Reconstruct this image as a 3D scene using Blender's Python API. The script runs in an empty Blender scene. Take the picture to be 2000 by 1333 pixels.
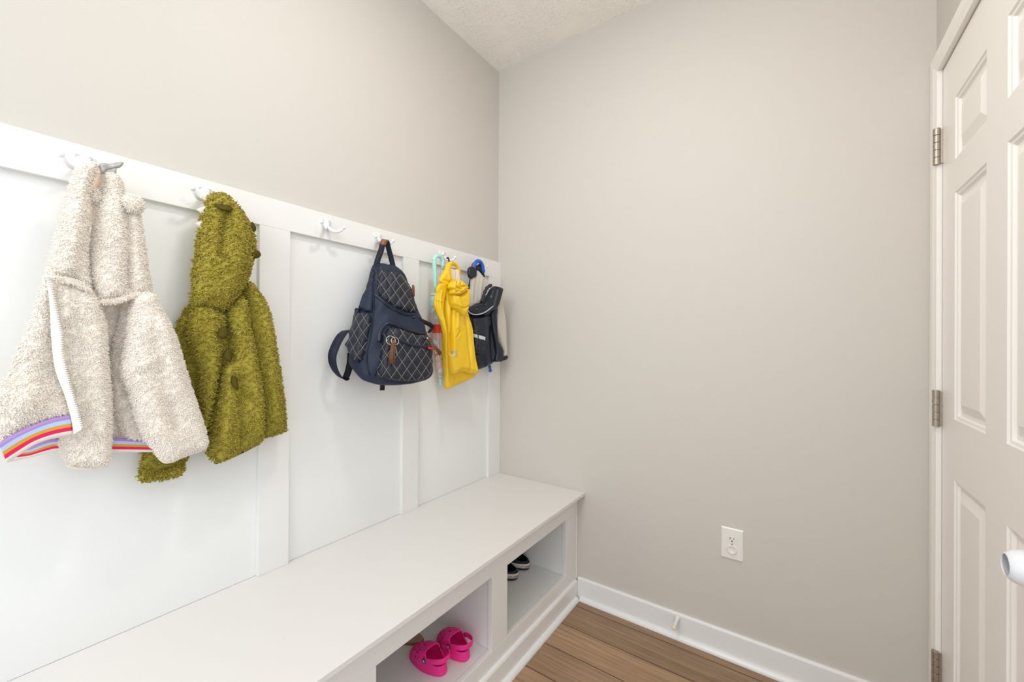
import bpy, bmesh, math, random
import numpy as np
from mathutils import Vector, Matrix
from mathutils.bvhtree import BVHTree
from mathutils.geometry import delaunay_2d_cdt

SC = bpy.context.scene
COL = SC.collection
rng = np.random.default_rng(7)
random.seed(7)
PI = math.pi

# ------------------------------------------------------------------ camera
FPX, YAW, PITCH, ROLL, CY = 792.605, 0.6084136, 0.0016434, 0.0047072, 670.586
CAM = np.array([1.35405, -1.80530, 1.22873])
_fw = np.array([-math.sin(YAW) * math.cos(PITCH), math.cos(YAW) * math.cos(PITCH), math.sin(PITCH)])
_r = np.array([math.cos(YAW), math.sin(YAW), 0.0])
_u = np.cross(_r, _fw)
RT = _r * math.cos(ROLL) + _u * math.sin(ROLL)
UP = _u * math.cos(ROLL) - _r * math.sin(ROLL)
cam_d = bpy.data.cameras.new('camera')
cam = bpy.data.objects.new('camera', cam_d)
COL.objects.link(cam)
cam_d.sensor_width = 36.0
cam_d.lens = FPX * 36.0 / 2000.0
cam_d.shift_y = (CY - 666.5) / 2000.0
cam_d.clip_start = 0.02
cam.matrix_world = Matrix(((RT[0], UP[0], -_fw[0], CAM[0]), (RT[1], UP[1], -_fw[1], CAM[1]),
                           (RT[2], UP[2], -_fw[2], CAM[2]), (0, 0, 0, 1)))
SC.camera = cam

# ------------------------------------------------------------------ light and exposure
SC.view_settings.view_transform = 'Standard'
SC.view_settings.look = 'None'
SC.view_settings.gamma = 1.0
SC.view_settings.use_curve_mapping = False
SC.view_settings.exposure = 0.235
SC.cycles.diffuse_bounces = 8
wd = bpy.data.worlds.new('world')
SC.world = wd
wd.use_nodes = True
wd.node_tree.nodes['Background'].inputs[0].default_value = (0.90, 0.96, 1.0, 1)
wd.node_tree.nodes['Background'].inputs[1].default_value = 1.2


def area(name, loc, target, size, power, color):
    d = bpy.data.lights.new(name, 'AREA')
    d.shape = 'DISK'
    d.size = size
    d.energy = power
    d.color = color
    o = bpy.data.objects.new(name, d)
    COL.objects.link(o)
    o.location = loc
    o.rotation_euler = (Vector(target) - Vector(loc)).to_track_quat('-Z', 'Y').to_euler()
    return o


area('ceiling_lamp_light', (0.85, -1.05, 2.70), (0.85, -1.05, 0), 0.18, 6.5, (1.0, 0.955, 0.90))
area('hall_fill_light', (0.85, -3.2, 2.30), (0.8, -0.7, 0.25), 1.0, 17, (0.94, 0.975, 1.0))  # soft fill added behind the camera, in place of bounced flash
pd = bpy.data.lights.new('handheld_flash_light', 'POINT')  # added stand-in for a flash held high, placed from the hook shadows
pd.energy = 4.2
pd.shadow_soft_size = 0.075
pd.color = (1.0, 0.965, 0.92)
po = bpy.data.objects.new('handheld_flash_light', pd)
COL.objects.link(po)
po.location = (1.27, -1.22, 2.25)

# ------------------------------------------------------------------ helpers
W = 1.7173
CEIL = 2.74
BENCH = 0.516
RAIL = 0.019


def ray(u, v):
    return _fw + RT * ((u - 1000.0) / FPX) - UP * ((v - CY) / FPX)


def pix(u, v, x=None, y=None, z=None):
    d = ray(u, v)
    if x is not None:
        t = (x - CAM[0]) / d[0]
    elif y is not None:
        t = (y - CAM[1]) / d[1]
    else:
        t = (z - CAM[2]) / d[2]
    return CAM + d * t


MATS = {}


def mat(name, color, rough=0.5, spec=0.5, metallic=0.0, noise=0.0, nscale=40.0, bump=0.0, bscale=200.0,
        transmission=0.0, sheen=0.0, color2=None, coat=0.0):
    if name in MATS:
        return MATS[name]
    m = bpy.data.materials.new(name)
    m.use_nodes = True
    nt = m.node_tree
    b = nt.nodes['Principled BSDF']
    b.inputs['Base Color'].default_value = (*color, 1)
    b.inputs['Roughness'].default_value = rough
    b.inputs['Metallic'].default_value = metallic
    b.inputs['Specular IOR Level'].default_value = spec
    b.inputs['Transmission Weight'].default_value = transmission
    b.inputs['Coat Weight'].default_value = coat
    if sheen:
        b.inputs['Sheen Weight'].default_value = sheen
        b.inputs['Sheen Roughness'].default_value = 0.5
    tc = nt.nodes.new('ShaderNodeTexCoord')
    if noise or color2:
        n = nt.nodes.new('ShaderNodeTexNoise')
        n.inputs['Scale'].default_value = nscale
        n.inputs['Detail'].default_value = 4
        nt.links.new(tc.outputs['Object'], n.inputs['Vector'])
        mx = nt.nodes.new('ShaderNodeMix')
        mx.data_type = 'RGBA'
        c2 = color2 if color2 else tuple(c * (1 - noise) for c in color)
        mx.inputs['A'].default_value = (*color, 1)
        mx.inputs['B'].default_value = (*c2, 1)
        rp = nt.nodes.new('ShaderNodeMapRange')
        rp.inputs['From Min'].default_value = 0.35
        rp.inputs['From Max'].default_value = 0.65
        nt.links.new(n.outputs['Fac'], rp.inputs['Value'])
        nt.links.new(rp.outputs['Result'], mx.inputs['Factor'])
        nt.links.new(mx.outputs['Result'], b.inputs['Base Color'])
    if bump:
        n2 = nt.nodes.new('ShaderNodeTexNoise')
        n2.inputs['Scale'].default_value = bscale
        n2.inputs['Detail'].default_value = 3
        nt.links.new(tc.outputs['Object'], n2.inputs['Vector'])
        bp = nt.nodes.new('ShaderNodeBump')
        bp.inputs['Strength'].default_value = bump
        bp.inputs['Distance'].default_value = 0.002
        nt.links.new(n2.outputs['Fac'], bp.inputs['Height'])
        nt.links.new(bp.outputs['Normal'], b.inputs['Normal'])
    MATS[name] = m
    return m


class MB:
    """collects shapes into one mesh"""
    def __init__(self):
        self.v = []
        self.f = []
        self.smooth = []

    def add(self, verts, faces, smooth=False):
        o = len(self.v)
        self.v += [tuple(map(float, p)) for p in verts]
        self.f += [tuple(i + o for i in f) for f in faces]
        self.smooth += [smooth] * len(faces)
        return self

    def box(self, a, b):
        x0, y0, z0 = [min(p, q) for p, q in zip(a, b)]
        x1, y1, z1 = [max(p, q) for p, q in zip(a, b)]
        v = [(x0, y0, z0), (x1, y0, z0), (x1, y1, z0), (x0, y1, z0), (x0, y0, z1), (x1, y0, z1), (x1, y1, z1), (x0, y1, z1)]
        return self.add(v, [(0, 3, 2, 1), (4, 5, 6, 7), (0, 1, 5, 4), (1, 2, 6, 5), (2, 3, 7, 6), (3, 0, 4, 7)])

    def prism(self, prof, axis, a, b):
        """profile of 2-D points swept along axis 'x','y' or 'z' from a to b"""
        def P(p, t):
            return {'x': (t, p[0], p[1]), 'y': (p[0], t, p[1]), 'z': (p[0], p[1], t)}[axis]
        n = len(prof)
        v = [P(p, a) for p in prof] + [P(p, b) for p in prof]
        f = [(i, (i + 1) % n, n + (i + 1) % n, n + i) for i in range(n)]
        f += [tuple(range(n - 1, -1, -1)), tuple(range(n, 2 * n))]
        return self.add(v, f)

    def tube(self, pts, r, n=12, flat=1.0, up=None, cap=True):
        """swept round (or flattened) tube; r a number or a list"""
        P = np.array(pts, float)
        m = len(P)
        rr = np.full(m, r, float) if np.isscalar(r) else np.array(r, float)
        T = np.gradient(P, axis=0)
        T /= np.linalg.norm(T, axis=1)[:, None] + 1e-12
        N0 = np.array(up if up is not None else (0.13, 0.21, 0.97), float)
        vs = []
        N = N0 - T[0] * (N0 @ T[0])
        N /= np.linalg.norm(N)
        for i in range(m):
            base = N0 if up is not None else N
            N = base - T[i] * (base @ T[i])
            N /= np.linalg.norm(N) + 1e-12
            B = np.cross(T[i], N)
            for k in range(n):
                a = 2 * PI * k / n
                vs.append(P[i] + rr[i] * (flat * math.cos(a) * N + math.sin(a) * B))
        f = [(i * n + k, i * n + (k + 1) % n, (i + 1) * n + (k + 1) % n, (i + 1) * n + k) for i in range(m - 1) for k in range(n)]
        if cap:
            f += [tuple(range(n - 1, -1, -1)), tuple(range((m - 1) * n, m * n))]
        return self.add(vs, f, True)

    def lathe(self, prof, origin, axis, n=24):
        """prof: list of (radius, distance along axis)"""
        A = np.array(axis, float)
        A /= np.linalg.norm(A)
        h = np.array((0, 0, 1.0)) if abs(A[2]) < 0.9 else np.array((1.0, 0, 0))
        e1 = np.cross(A, h)
        e1 /= np.linalg.norm(e1)
        e2 = np.cross(A, e1)
        O = np.array(origin, float)
        vs = [O + A * t + r * (math.cos(2 * PI * k / n) * e1 + math.sin(2 * PI * k / n) * e2) for r, t in prof for k in range(n)]
        m = len(prof)
        f = [(i * n + k, i * n + (k + 1) % n, (i + 1) * n + (k + 1) % n, (i + 1) * n + k) for i in range(m - 1) for k in range(n)]
        f += [tuple(range(n - 1, -1, -1)), tuple(range((m - 1) * n, m * n))]
        return self.add(vs, f, True)

    def ball(self, c, r, n=16, sc=(1, 1, 1)):
        vs, f = [], []
        k = n // 2
        for i in range(k + 1):
            t = PI * i / k
            for j in range(n):
                a = 2 * PI * j / n
                vs.append((c[0] + r * sc[0] * math.sin(t) * math.cos(a), c[1] + r * sc[1] * math.sin(t) * math.sin(a), c[2] + r * sc[2] * math.cos(t)))
        for i in range(k):
            for j in range(n):
                f.append((i * n + j, (i + 1) * n + j, (i + 1) * n + (j + 1) % n, i * n + (j + 1) % n))
        return self.add(vs, f, True)

    def build(self, name, material, parent=None, bevel=0.0, weld=False):
        me = bpy.data.meshes.new(name)
        me.from_pydata(self.v, [], self.f)
        me.polygons.foreach_set('use_smooth', self.smooth)
        me.materials.append(material)
        bm = bmesh.new()
        bm.from_mesh(me)
        if weld:
            bmesh.ops.remove_doubles(bm, verts=bm.verts, dist=1e-5)
        bmesh.ops.recalc_face_normals(bm, faces=bm.faces)
        bm.to_mesh(me)
        bm.free()
        o = bpy.data.objects.new(name, me)
        COL.objects.link(o)
        if parent:
            attach(o, parent)
        if bevel:
            md = o.modifiers.new('bevel', 'BEVEL')
            md.width = bevel
            md.segments = 2
            md.limit_method = 'ANGLE'
        return o


def attach(o, parent):
    o.parent = parent
    loc = Vector((0, 0, 0))
    p = parent
    while p:
        loc += p.location
        p = p.parent
    o.location = o.location - loc if o.location.length else -loc


def thing(name, label, cat, loc, group=None):
    o = bpy.data.objects.new(name, None)
    COL.objects.link(o)
    o.empty_display_size = 0.05
    o.location = loc
    return tag(o, label, cat, group)


def tag(o, label, cat, group=None):
    o['label'] = label
    o['category'] = cat
    if group:
        o['group'] = group
    return o


def struct(o, label=None, cat=None):
    o['kind'] = 'structure'
    if label:
        o['label'] = label
    if cat:
        o['category'] = cat
    return o


def smooth_closed(pts, step, tension=0.5, sharp=None):
    """Catmull-Rom through closed 2-D points, resampled at equal steps"""
    P = np.array(pts, float)
    n = len(P)
    out = []
    for i in range(n):
        p0, p1, p2, p3 = P[i - 1], P[i], P[(i + 1) % n], P[(i + 2) % n]
        for t in np.linspace(0, 1, 8, endpoint=False):
            out.append(0.5 * ((2 * p1) + (-p0 + p2) * t + (2 * p0 - 5 * p1 + 4 * p2 - p3) * t * t + (-p0 + 3 * p1 - 3 * p2 + p3) * t ** 3))
    return resample(np.array(out), step, True)


def resample(P, step, closed=False):
    P = np.array(P, float)
    if closed:
        P = np.vstack([P, P[:1]])
    L = np.concatenate([[0], np.cumsum(np.linalg.norm(np.diff(P, axis=0), axis=1))])
    k = max(4, int(round(L[-1] / step)))
    t = np.linspace(0, L[-1], k + 1)
    Q = np.stack([np.interp(t, L, P[:, j]) for j in range(P.shape[1])], 1)
    return Q[:-1] if closed else Q


def spline(pts, k=8):
    """open Catmull-Rom curve"""
    P = np.array(pts, float)
    P = np.vstack([2 * P[0] - P[1], P, 2 * P[-1] - P[-2]])
    out = []
    for i in range(1, len(P) - 2):
        p0, p1, p2, p3 = P[i - 1:i + 3]
        for t in np.linspace(0, 1, k, endpoint=False):
            out.append(0.5 * ((2 * p1) + (-p0 + p2) * t + (2 * p0 - 5 * p1 + 4 * p2 - p3) * t * t + (-p0 + 3 * p1 - 3 * p2 + p3) * t ** 3))
    out.append(P[-2])
    return np.array(out)


def seg_dist(Q, P, closed):
    """distance from points Q to polyline P"""
    A = P if closed else P[:-1]
    B = np.roll(P, -1, 0) if closed else P[1:]
    D = B - A
    L2 = (D ** 2).sum(1) + 1e-15
    best = np.full(len(Q), 1e9)
    for a, d, l in zip(A, D, L2):
        t = np.clip(((Q - a) @ d) / l, 0, 1)
        e = Q - (a + t[:, None] * d)
        best = np.minimum(best, (e ** 2).sum(1))
    return np.sqrt(best)


def inside(Q, P):
    x, y = Q[:, 0], Q[:, 1]
    c = np.zeros(len(Q), bool)
    A, B = P, np.roll(P, -1, 0)
    for (x0, y0), (x1, y1) in zip(A, B):
        hit = ((y0 > y) != (y1 > y)) & (x < (x1 - x0) * (y - y0) / (y1 - y0 + 1e-18) + x0)
        c ^= hit
    return c


def triangulate(B, res):
    """boundary loop B (2-D) -> points (boundary first) and triangles"""
    lo, hi = B.min(0), B.max(0)
    xs = np.arange(lo[0], hi[0], res)
    ys = np.arange(lo[1], hi[1], res * 0.866)
    G = np.array([(x + (0.5 * res if j % 2 else 0), y) for j, y in enumerate(ys) for x in xs])
    G = G[inside(G, B)]
    if len(G):
        G = G[seg_dist(G, B, True) > 0.62 * res]
    P = np.vstack([B, G]) if len(G) else B
    n = len(B)
    r = delaunay_2d_cdt([Vector(p) for p in P], [(i, (i + 1) % n) for i in range(n)], [], 1, 1e-7)
    V = np.array([tuple(v) for v in r[0]])
    F = np.array([tuple(f) for f in r[2] if len(f) == 3])
    cen = V[F].mean(1)
    F = F[inside(cen, B)]
    a, b, c = V[F[:, 0]], V[F[:, 1]], V[F[:, 2]]
    ar = (b[:, 0] - a[:, 0]) * (c[:, 1] - a[:, 1]) - (b[:, 1] - a[:, 1]) * (c[:, 0] - a[:, 0])
    F[ar < 0] = F[ar < 0][:, ::-1]
    onb = seg_dist(V, B, True) < 1e-6
    return V, F, onb


class Plane:
    """a standing plane through a point, turned by a about z (0 faces +x), leaning by b"""
    def __init__(self, p0, a=0.0, b=0.0):
        a, b = math.radians(a), math.radians(b)
        self.p = np.array(p0, float)
        self.n = np.array([math.cos(a) * math.cos(b), -math.sin(a) * math.cos(b), math.sin(b)])
        e1 = np.cross((0, 0, 1.0), self.n)
        self.e1 = e1 / np.linalg.norm(e1)
        self.e2 = np.cross(self.n, self.e1)

    def px(self, u, v):
        d = ray(u, v)
        t = ((self.p - CAM) @ self.n) / (d @ self.n)
        q = CAM + d * t - self.p
        return (q @ self.e1, q @ self.e2)

    def world(self, st, h):
        st = np.atleast_2d(st)
        return self.p + st[:, :1] * self.e1 + st[:, 1:2] * self.e2 + np.reshape(h, (-1, 1)) * self.n


def puff(pl, outline, T, w, Tb=None, folds=(), res=0.006, smooth=True, wav=0.0, seed=0, flatb=True, edge=0.0):
    """cloth body of an outline (photo pixels on plane pl): swelling T in front over a rim width w, Tb behind.
    folds: (polyline px, width, height).  returns verts, tris, number of front tris"""
    pts = [pl.px(*q) for q in outline]
    B = smooth_closed(pts, res) if smooth else resample(pts, res, True)
    V, F, onb = triangulate(B, res)
    d = seg_dist(V, B, True)
    d[onb] = 0
    k = 1 - np.clip(d / w, 0, 1)
    prof = np.sqrt(np.maximum(0, 1 - k ** 2))
    fo = np.zeros(len(V))
    for line, fw_, amp in folds:
        L = np.array([pl.px(*q) for q in line])
        L = spline(L, 5) if len(L) > 2 else L
        fo += amp * np.exp(-(seg_dist(V, L, False) / fw_) ** 2)
    if wav:
        r2 = np.random.default_rng(seed)
        for _ in range(7):
            kx, ky, ph = r2.normal(0, 45), r2.normal(0, 18), r2.uniform(0, 6.28)
            fo += wav * np.sin(kx * V[:, 0] + ky * V[:, 1] + ph)
    h = T * prof + fo * np.clip(prof + edge, 0, 1)
    Tb = T * 0.6 if Tb is None else Tb
    hb = -Tb * prof
    h = np.maximum(h, hb + 0.002 * prof)
    front = pl.world(V, h)
    nb = np.where(~onb)[0]
    back = pl.world(V[nb], hb[nb])
    idx = np.arange(len(V))
    idx[nb] = len(V) + np.arange(len(nb))
    Fb = idx[F[~onb[F].all(1)]][:, ::-1]      # ears that touch only the rim stay a single sheet
    return np.vstack([front, back]), np.vstack([F, Fb]), len(F)


def mesh_obj(name, V, F, material, parent=None, smooth=True, tint=None):
    me = bpy.data.meshes.new(name)
    me.from_pydata([tuple(v) for v in V], [], [tuple(int(i) for i in f) for f in F])
    me.polygons.foreach_set('use_smooth', [smooth] * len(me.polygons))
    me.materials.append(material)
    if tint is not None:
        a = me.attributes.new('tint', 'FLOAT', 'POINT')
        a.data.foreach_set('value', np.asarray(tint, dtype=np.float32))
    o = bpy.data.objects.new(name, me)
    COL.objects.link(o)
    if parent:
        attach(o, parent)
    return o


def fur(V, F, nfront, density, L, rb, down=0.6, nrm=0.6, rnd=0.5, seed=1, curl=0.3, flowk=9.0):
    """pile of a fleece: short bent tufts rooted on the front triangles and the rim"""
    r = np.random.default_rng(seed)
    T = V[F[:nfront]]
    e1, e2 = T[:, 1] - T[:, 0], T[:, 2] - T[:, 0]
    N = np.cross(e1, e2)
    A = np.linalg.norm(N, axis=1)
    N = N / (A[:, None] + 1e-15)
    A *= 0.5
    n = int(A.sum() * density)
    pick = r.choice(len(T), n, p=A / A.sum())
    a, b = r.random(n), r.random(n)
    s = a + b > 1
    a[s], b[s] = 1 - a[s], 1 - b[s]
    P = T[pick, 0] + a[:, None] * e1[pick] + b[:, None] * e2[pick]
    # smooth vertex normals
    VN = np.zeros_like(V)
    for k in range(3):
        np.add.at(VN, F[:nfront][:, k], N * A[:, None])
    VN /= np.linalg.norm(VN, axis=1)[:, None] + 1e-15
    tri = F[:nfront][pick]
    NN = VN[tri[:, 0]] * (1 - a - b)[:, None] + VN[tri[:, 1]] * a[:, None] + VN[tri[:, 2]] * b[:, None]
    NN /= np.linalg.norm(NN, axis=1)[:, None] + 1e-15
    # clumps: a slowly varying comb direction
    q = P * flowk
    fl = np.stack([np.sin(q[:, 1] * 7 + 2 * np.sin(q[:, 2] * 5)), np.sin(q[:, 2] * 8 + 1.7 * np.sin(q[:, 1] * 6)), np.sin(q[:, 1] * 6 - q[:, 2] * 7)], 1)
    D = nrm * NN + down * np.array((0, 0, -1.0)) + curl * fl + rnd * r.normal(0, 1, (n, 3)) * 0.6
    D -= np.minimum(0, (D * NN).sum(1) - 0.25)[:, None] * NN
    D /= np.linalg.norm(D, axis=1)[:, None]
    ln = L * r.uniform(0.65, 1.25, n)[:, None]
    S = np.cross(D, NN)
    S /= np.linalg.norm(S, axis=1)[:, None] + 1e-9
    S2 = np.cross(D, S)
    bend = np.cross(D, r.normal(0, 1, (n, 3)))
    bend /= np.linalg.norm(bend, axis=1)[:, None] + 1e-9
    root = P - NN * (0.0012)
    mid = P + D * ln * 0.55 + bend * ln * 0.10
    tip = P + D * ln + bend * ln * 0.45 * r.uniform(0.2, 1, n)[:, None]
    rings = []
    end = P + D * ln * 0.9 + bend * ln * 0.32
    for C, rad in ((root, rb), (mid, rb * 0.92), (end, rb * 0.6)):
        for k in range(3):
            t = 2 * PI * k / 3
            rings.append(C + rad * (math.cos(t) * S + math.sin(t) * S2))
    X = np.stack(rings + [tip], 1).reshape(-1, 3)
    base = np.arange(n)[:, None] * 10
    tr = []
    for k in range(3):
        k2 = (k + 1) % 3
        tr += [(k, k2, 3 + k2), (k, 3 + k2, 3 + k), (3 + k, 3 + k2, 6 + k2), (3 + k, 6 + k2, 6 + k), (6 + k, 6 + k2, 9)]
    FF = (base[:, :, None] + np.array(tr)[None]).reshape(-1, 3)
    tint = np.repeat(r.random(n), 10)
    return X, FF, tint


def fleece_obj(name, pl, outline, material, parent, T, w, density, L, rb, folds=(), Tb=None, res=0.007, seed=1, wav=0.002, **kw):
    V, F, nf = puff(pl, outline, T, w, Tb=Tb, folds=folds, res=res, wav=wav, seed=seed)
    X, FF, tint = fur(V, F, nf, density, L, rb, seed=seed, **kw)
    o = mesh_obj(name, np.vstack([V, X]), np.vstack([F, FF + len(V)]), material, parent,
                 tint=np.concatenate([np.full(len(V), 0.5), tint]))
    return o, (V, F)


def bvh_of(*meshes):
    V, F, o = [], [], 0
    for v, f in meshes:
        V += [Vector(p) for p in v]
        F += [tuple(int(i) + o for i in q) for q in f]
        o += len(v)
    return BVHTree.FromPolygons(V, F)


def cast(bvh, u, v):
    d = Vector(ray(u, v)).normalized()
    h = bvh.ray_cast(Vector(CAM), d)
    if h[0] is None:
        h = bvh.find_nearest(Vector(CAM) + d * 1.55)
        n = h[1]
    else:
        n = h[1]
    if n.dot(d) > 0:
        n = -n
    return np.array(h[0]), np.array(n)


def on_line(bvh, line, off=0.0, k=6, sm=2):
    L = spline(line, k) if len(line) > 2 else resample(np.array(line, float), np.linalg.norm(np.subtract(line[1], line[0])) / 8)
    P, N = zip(*[cast(bvh, *q) for q in L])
    P, N = np.array(P), np.array(N)
    for _ in range(sm):
        P[1:-1] = 0.25 * P[:-2] + 0.5 * P[1:-1] + 0.25 * P[2:]
        N[1:-1] = 0.25 * N[:-2] + 0.5 * N[1:-1] + 0.25 * N[2:]
    N /= np.linalg.norm(N, axis=1)[:, None]
    return P + off * N, N


def patch(bvh, outline, res_px, off, bulge, w_px, smooth=True, uv=None, skin=0.004, folds=()):
    """cloth piece sewn onto a surface: outline in photo pixels, laid on the surface, swelling by bulge"""
    B = smooth_closed(outline, res_px) if smooth else resample(outline, res_px, True)
    V, F, onb = triangulate(B, res_px)
    d = seg_dist(V, B, True)
    d[onb] = 0
    k = 1 - np.clip(d / w_px, 0, 1)
    prof = np.sqrt(np.maximum(0, 1 - k ** 2))
    for line, fw_, amp in folds:
        L = spline(line, 5) if len(line) > 2 else np.array(line, float)
        prof = prof + amp * np.exp(-(seg_dist(V, L, False) / fw_) ** 2)
    P, N = zip(*[cast(bvh, *q) for q in V])
    P, N = np.array(P), np.array(N)
    # soften the normals
    nb = [[] for _ in V]
    for a, b, c in F:
        nb[a] += [b, c]
        nb[b] += [a, c]
        nb[c] += [a, b]
    for _ in range(3):
        N = np.array([N[i] + N[nb[i]].sum(0) * 0.5 if nb[i] else N[i] for i in range(len(N))])
        N /= np.linalg.norm(N, axis=1)[:, None]
    for _ in range(2):
        P = np.array([0.5 * P[i] + 0.5 * P[nb[i]].mean(0) if (nb[i] and not onb[i]) else P[i] for i in range(len(P))])
    top = P + N * (off + bulge * prof)[:, None]
    low = P - N * skin
    n = len(V)
    # rim
    edges = {}
    for a, b, c in F:
        for e in ((a, b), (b, c), (c, a)):
            edges[e] = edges.get(e, 0) + 1
    rim = [e for e in edges if (e[1], e[0]) not in edges]
    FF = [tuple(f[::-1]) for f in F] + [tuple(i + n for i in f) for f in F]
    FF += [(a, b, b + n, a + n) for a, b in rim]
    return np.vstack([top, low]), FF


def ribbon(bvh_or_pts, half, N=None, thick=0.0012, closed=False, dirs=None):
    """flat strap along points; dirs = widthwise directions"""
    P = np.array(bvh_or_pts, float)
    m = len(P)
    T = np.gradient(P, axis=0)
    T /= np.linalg.norm(T, axis=1)[:, None] + 1e-12
    if dirs is None:
        S = np.cross(T, N)
    else:
        S = np.array(dirs, float)
        if S.ndim == 1:
            S = np.tile(S, (m, 1))
    S = S / (np.linalg.norm(S, axis=1)[:, None] + 1e-12)
    Nn = np.cross(S, T)
    Nn /= np.linalg.norm(Nn, axis=1)[:, None] + 1e-12
    hw = np.full(m, half) if np.isscalar(half) else np.array(half)
    hw = hw[:, None]
    rows = [P - S * hw + Nn * thick, P + S * hw + Nn * thick, P + S * hw - Nn * thick, P - S * hw - Nn * thick]
    V = np.stack(rows, 1).reshape(-1, 3)
    F = []
    for i in range(m - 1):
        for k in range(4):
            F.append((i * 4 + k, i * 4 + (k + 1) % 4, (i + 1) * 4 + (k + 1) % 4, (i + 1) * 4 + k))
    F += [(3, 2, 1, 0), tuple((m - 1) * 4 + k for k in range(4))]
    return V, F


# ------------------------------------------------------------------ materials of the room
M_wall = mat('greige_wall_paint', (0.600, 0.567, 0.522), 0.55, 0.3, bump=0.12, bscale=260)
M_ceil = mat('ceiling_paint', (0.90, 0.87, 0.82), 0.9, 0.2)
M_trim = mat('white_trim_paint', (0.80, 0.79, 0.775), 0.32, 0.45, bump=0.04, bscale=120)
M_panel = mat('white_panel_paint', (0.80, 0.80, 0.79), 0.38, 0.4, bump=0.08, bscale=90)
M_seat = mat('white_seat_paint', (0.74, 0.72, 0.70), 0.30, 0.45, bump=0.03, bscale=60)
M_door = mat('white_door_paint', (0.88, 0.85, 0.81), 0.35, 0.45, bump=0.03, bscale=160)
M_base = mat('white_baseboard_paint', (0.80, 0.80, 0.80), 0.28, 0.5)


def ceiling_texture():
    nt = M_ceil.node_tree
    b = nt.nodes['Principled BSDF']
    tc = nt.nodes.new('ShaderNodeTexCoord')
    vo = nt.nodes.new('ShaderNodeTexVoronoi')          # stomped crow's-foot plaster
    vo.inputs['Scale'].default_value = 6.5
    nt.links.new(tc.outputs['Object'], vo.inputs['Vector'])
    sub = nt.nodes.new('ShaderNodeVectorMath')
    sub.operation = 'SUBTRACT'
    nt.links.new(tc.outputs['Object'], sub.inputs[0])
    nt.links.new(vo.outputs['Position'], sub.inputs[1])
    sep = nt.nodes.new('ShaderNodeSeparateXYZ')
    nt.links.new(sub.outputs[0], sep.inputs[0])
    at = nt.nodes.new('ShaderNodeMath')
    at.operation = 'ARCTAN2'
    nt.links.new(sep.outputs['Y'], at.inputs[0])
    nt.links.new(sep.outputs['X'], at.inputs[1])
    mul = nt.nodes.new('ShaderNodeMath')
    mul.operation = 'MULTIPLY'
    mul.inputs[1].default_value = 2.6
    nt.links.new(at.outputs[0], mul.inputs[0])
    cmb = nt.nodes.new('ShaderNodeCombineXYZ')
    nt.links.new(mul.outputs[0], cmb.inputs['X'])
    dm = nt.nodes.new('ShaderNodeMath')
    dm.operation = 'MULTIPLY'
    dm.inputs[1].default_value = 9
    nt.links.new(vo.outputs['Distance'], dm.inputs[0])
    nt.links.new(dm.outputs[0], cmb.inputs['Y'])
    nz = nt.nodes.new('ShaderNodeTexNoise')
    nz.inputs['Scale'].default_value = 2.2
    nz.inputs['Detail'].default_value = 3
    nt.links.new(cmb.outputs[0], nz.inputs['Vector'])
    rp = nt.nodes.new('ShaderNodeMapRange')
    rp.inputs['From Min'].default_value = 0.52
    rp.inputs['From Max'].default_value = 0.62
    nt.links.new(nz.outputs['Fac'], rp.inputs['Value'])
    bp = nt.nodes.new('ShaderNodeBump')
    bp.inputs['Strength'].default_value = 0.5
    bp.inputs['Distance'].default_value = 0.004
    rp.inputs['From Min'].default_value = 0.53
    rp.inputs['From Max'].default_value = 0.62
    nm = nt.nodes.new('ShaderNodeTexNoise')            # the strokes come in patches
    nm.inputs['Scale'].default_value = 9.0
    nt.links.new(tc.outputs['Object'], nm.inputs['Vector'])
    rm = nt.nodes.new('ShaderNodeMapRange')
    rm.inputs['From Min'].default_value = 0.38
    rm.inputs['From Max'].default_value = 0.52
    nt.links.new(nm.outputs['Fac'], rm.inputs['Value'])
    mm = nt.nodes.new('ShaderNodeMath')
    mm.operation = 'MULTIPLY'
    nt.links.new(rp.outputs['Result'], mm.inputs[0])
    nt.links.new(rm.outputs['Result'], mm.inputs[1])
    nt.links.new(mm.outputs[0], bp.inputs['Height'])
    nt.links.new(bp.outputs['Normal'], b.inputs['Normal'])


ceiling_texture()


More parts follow.
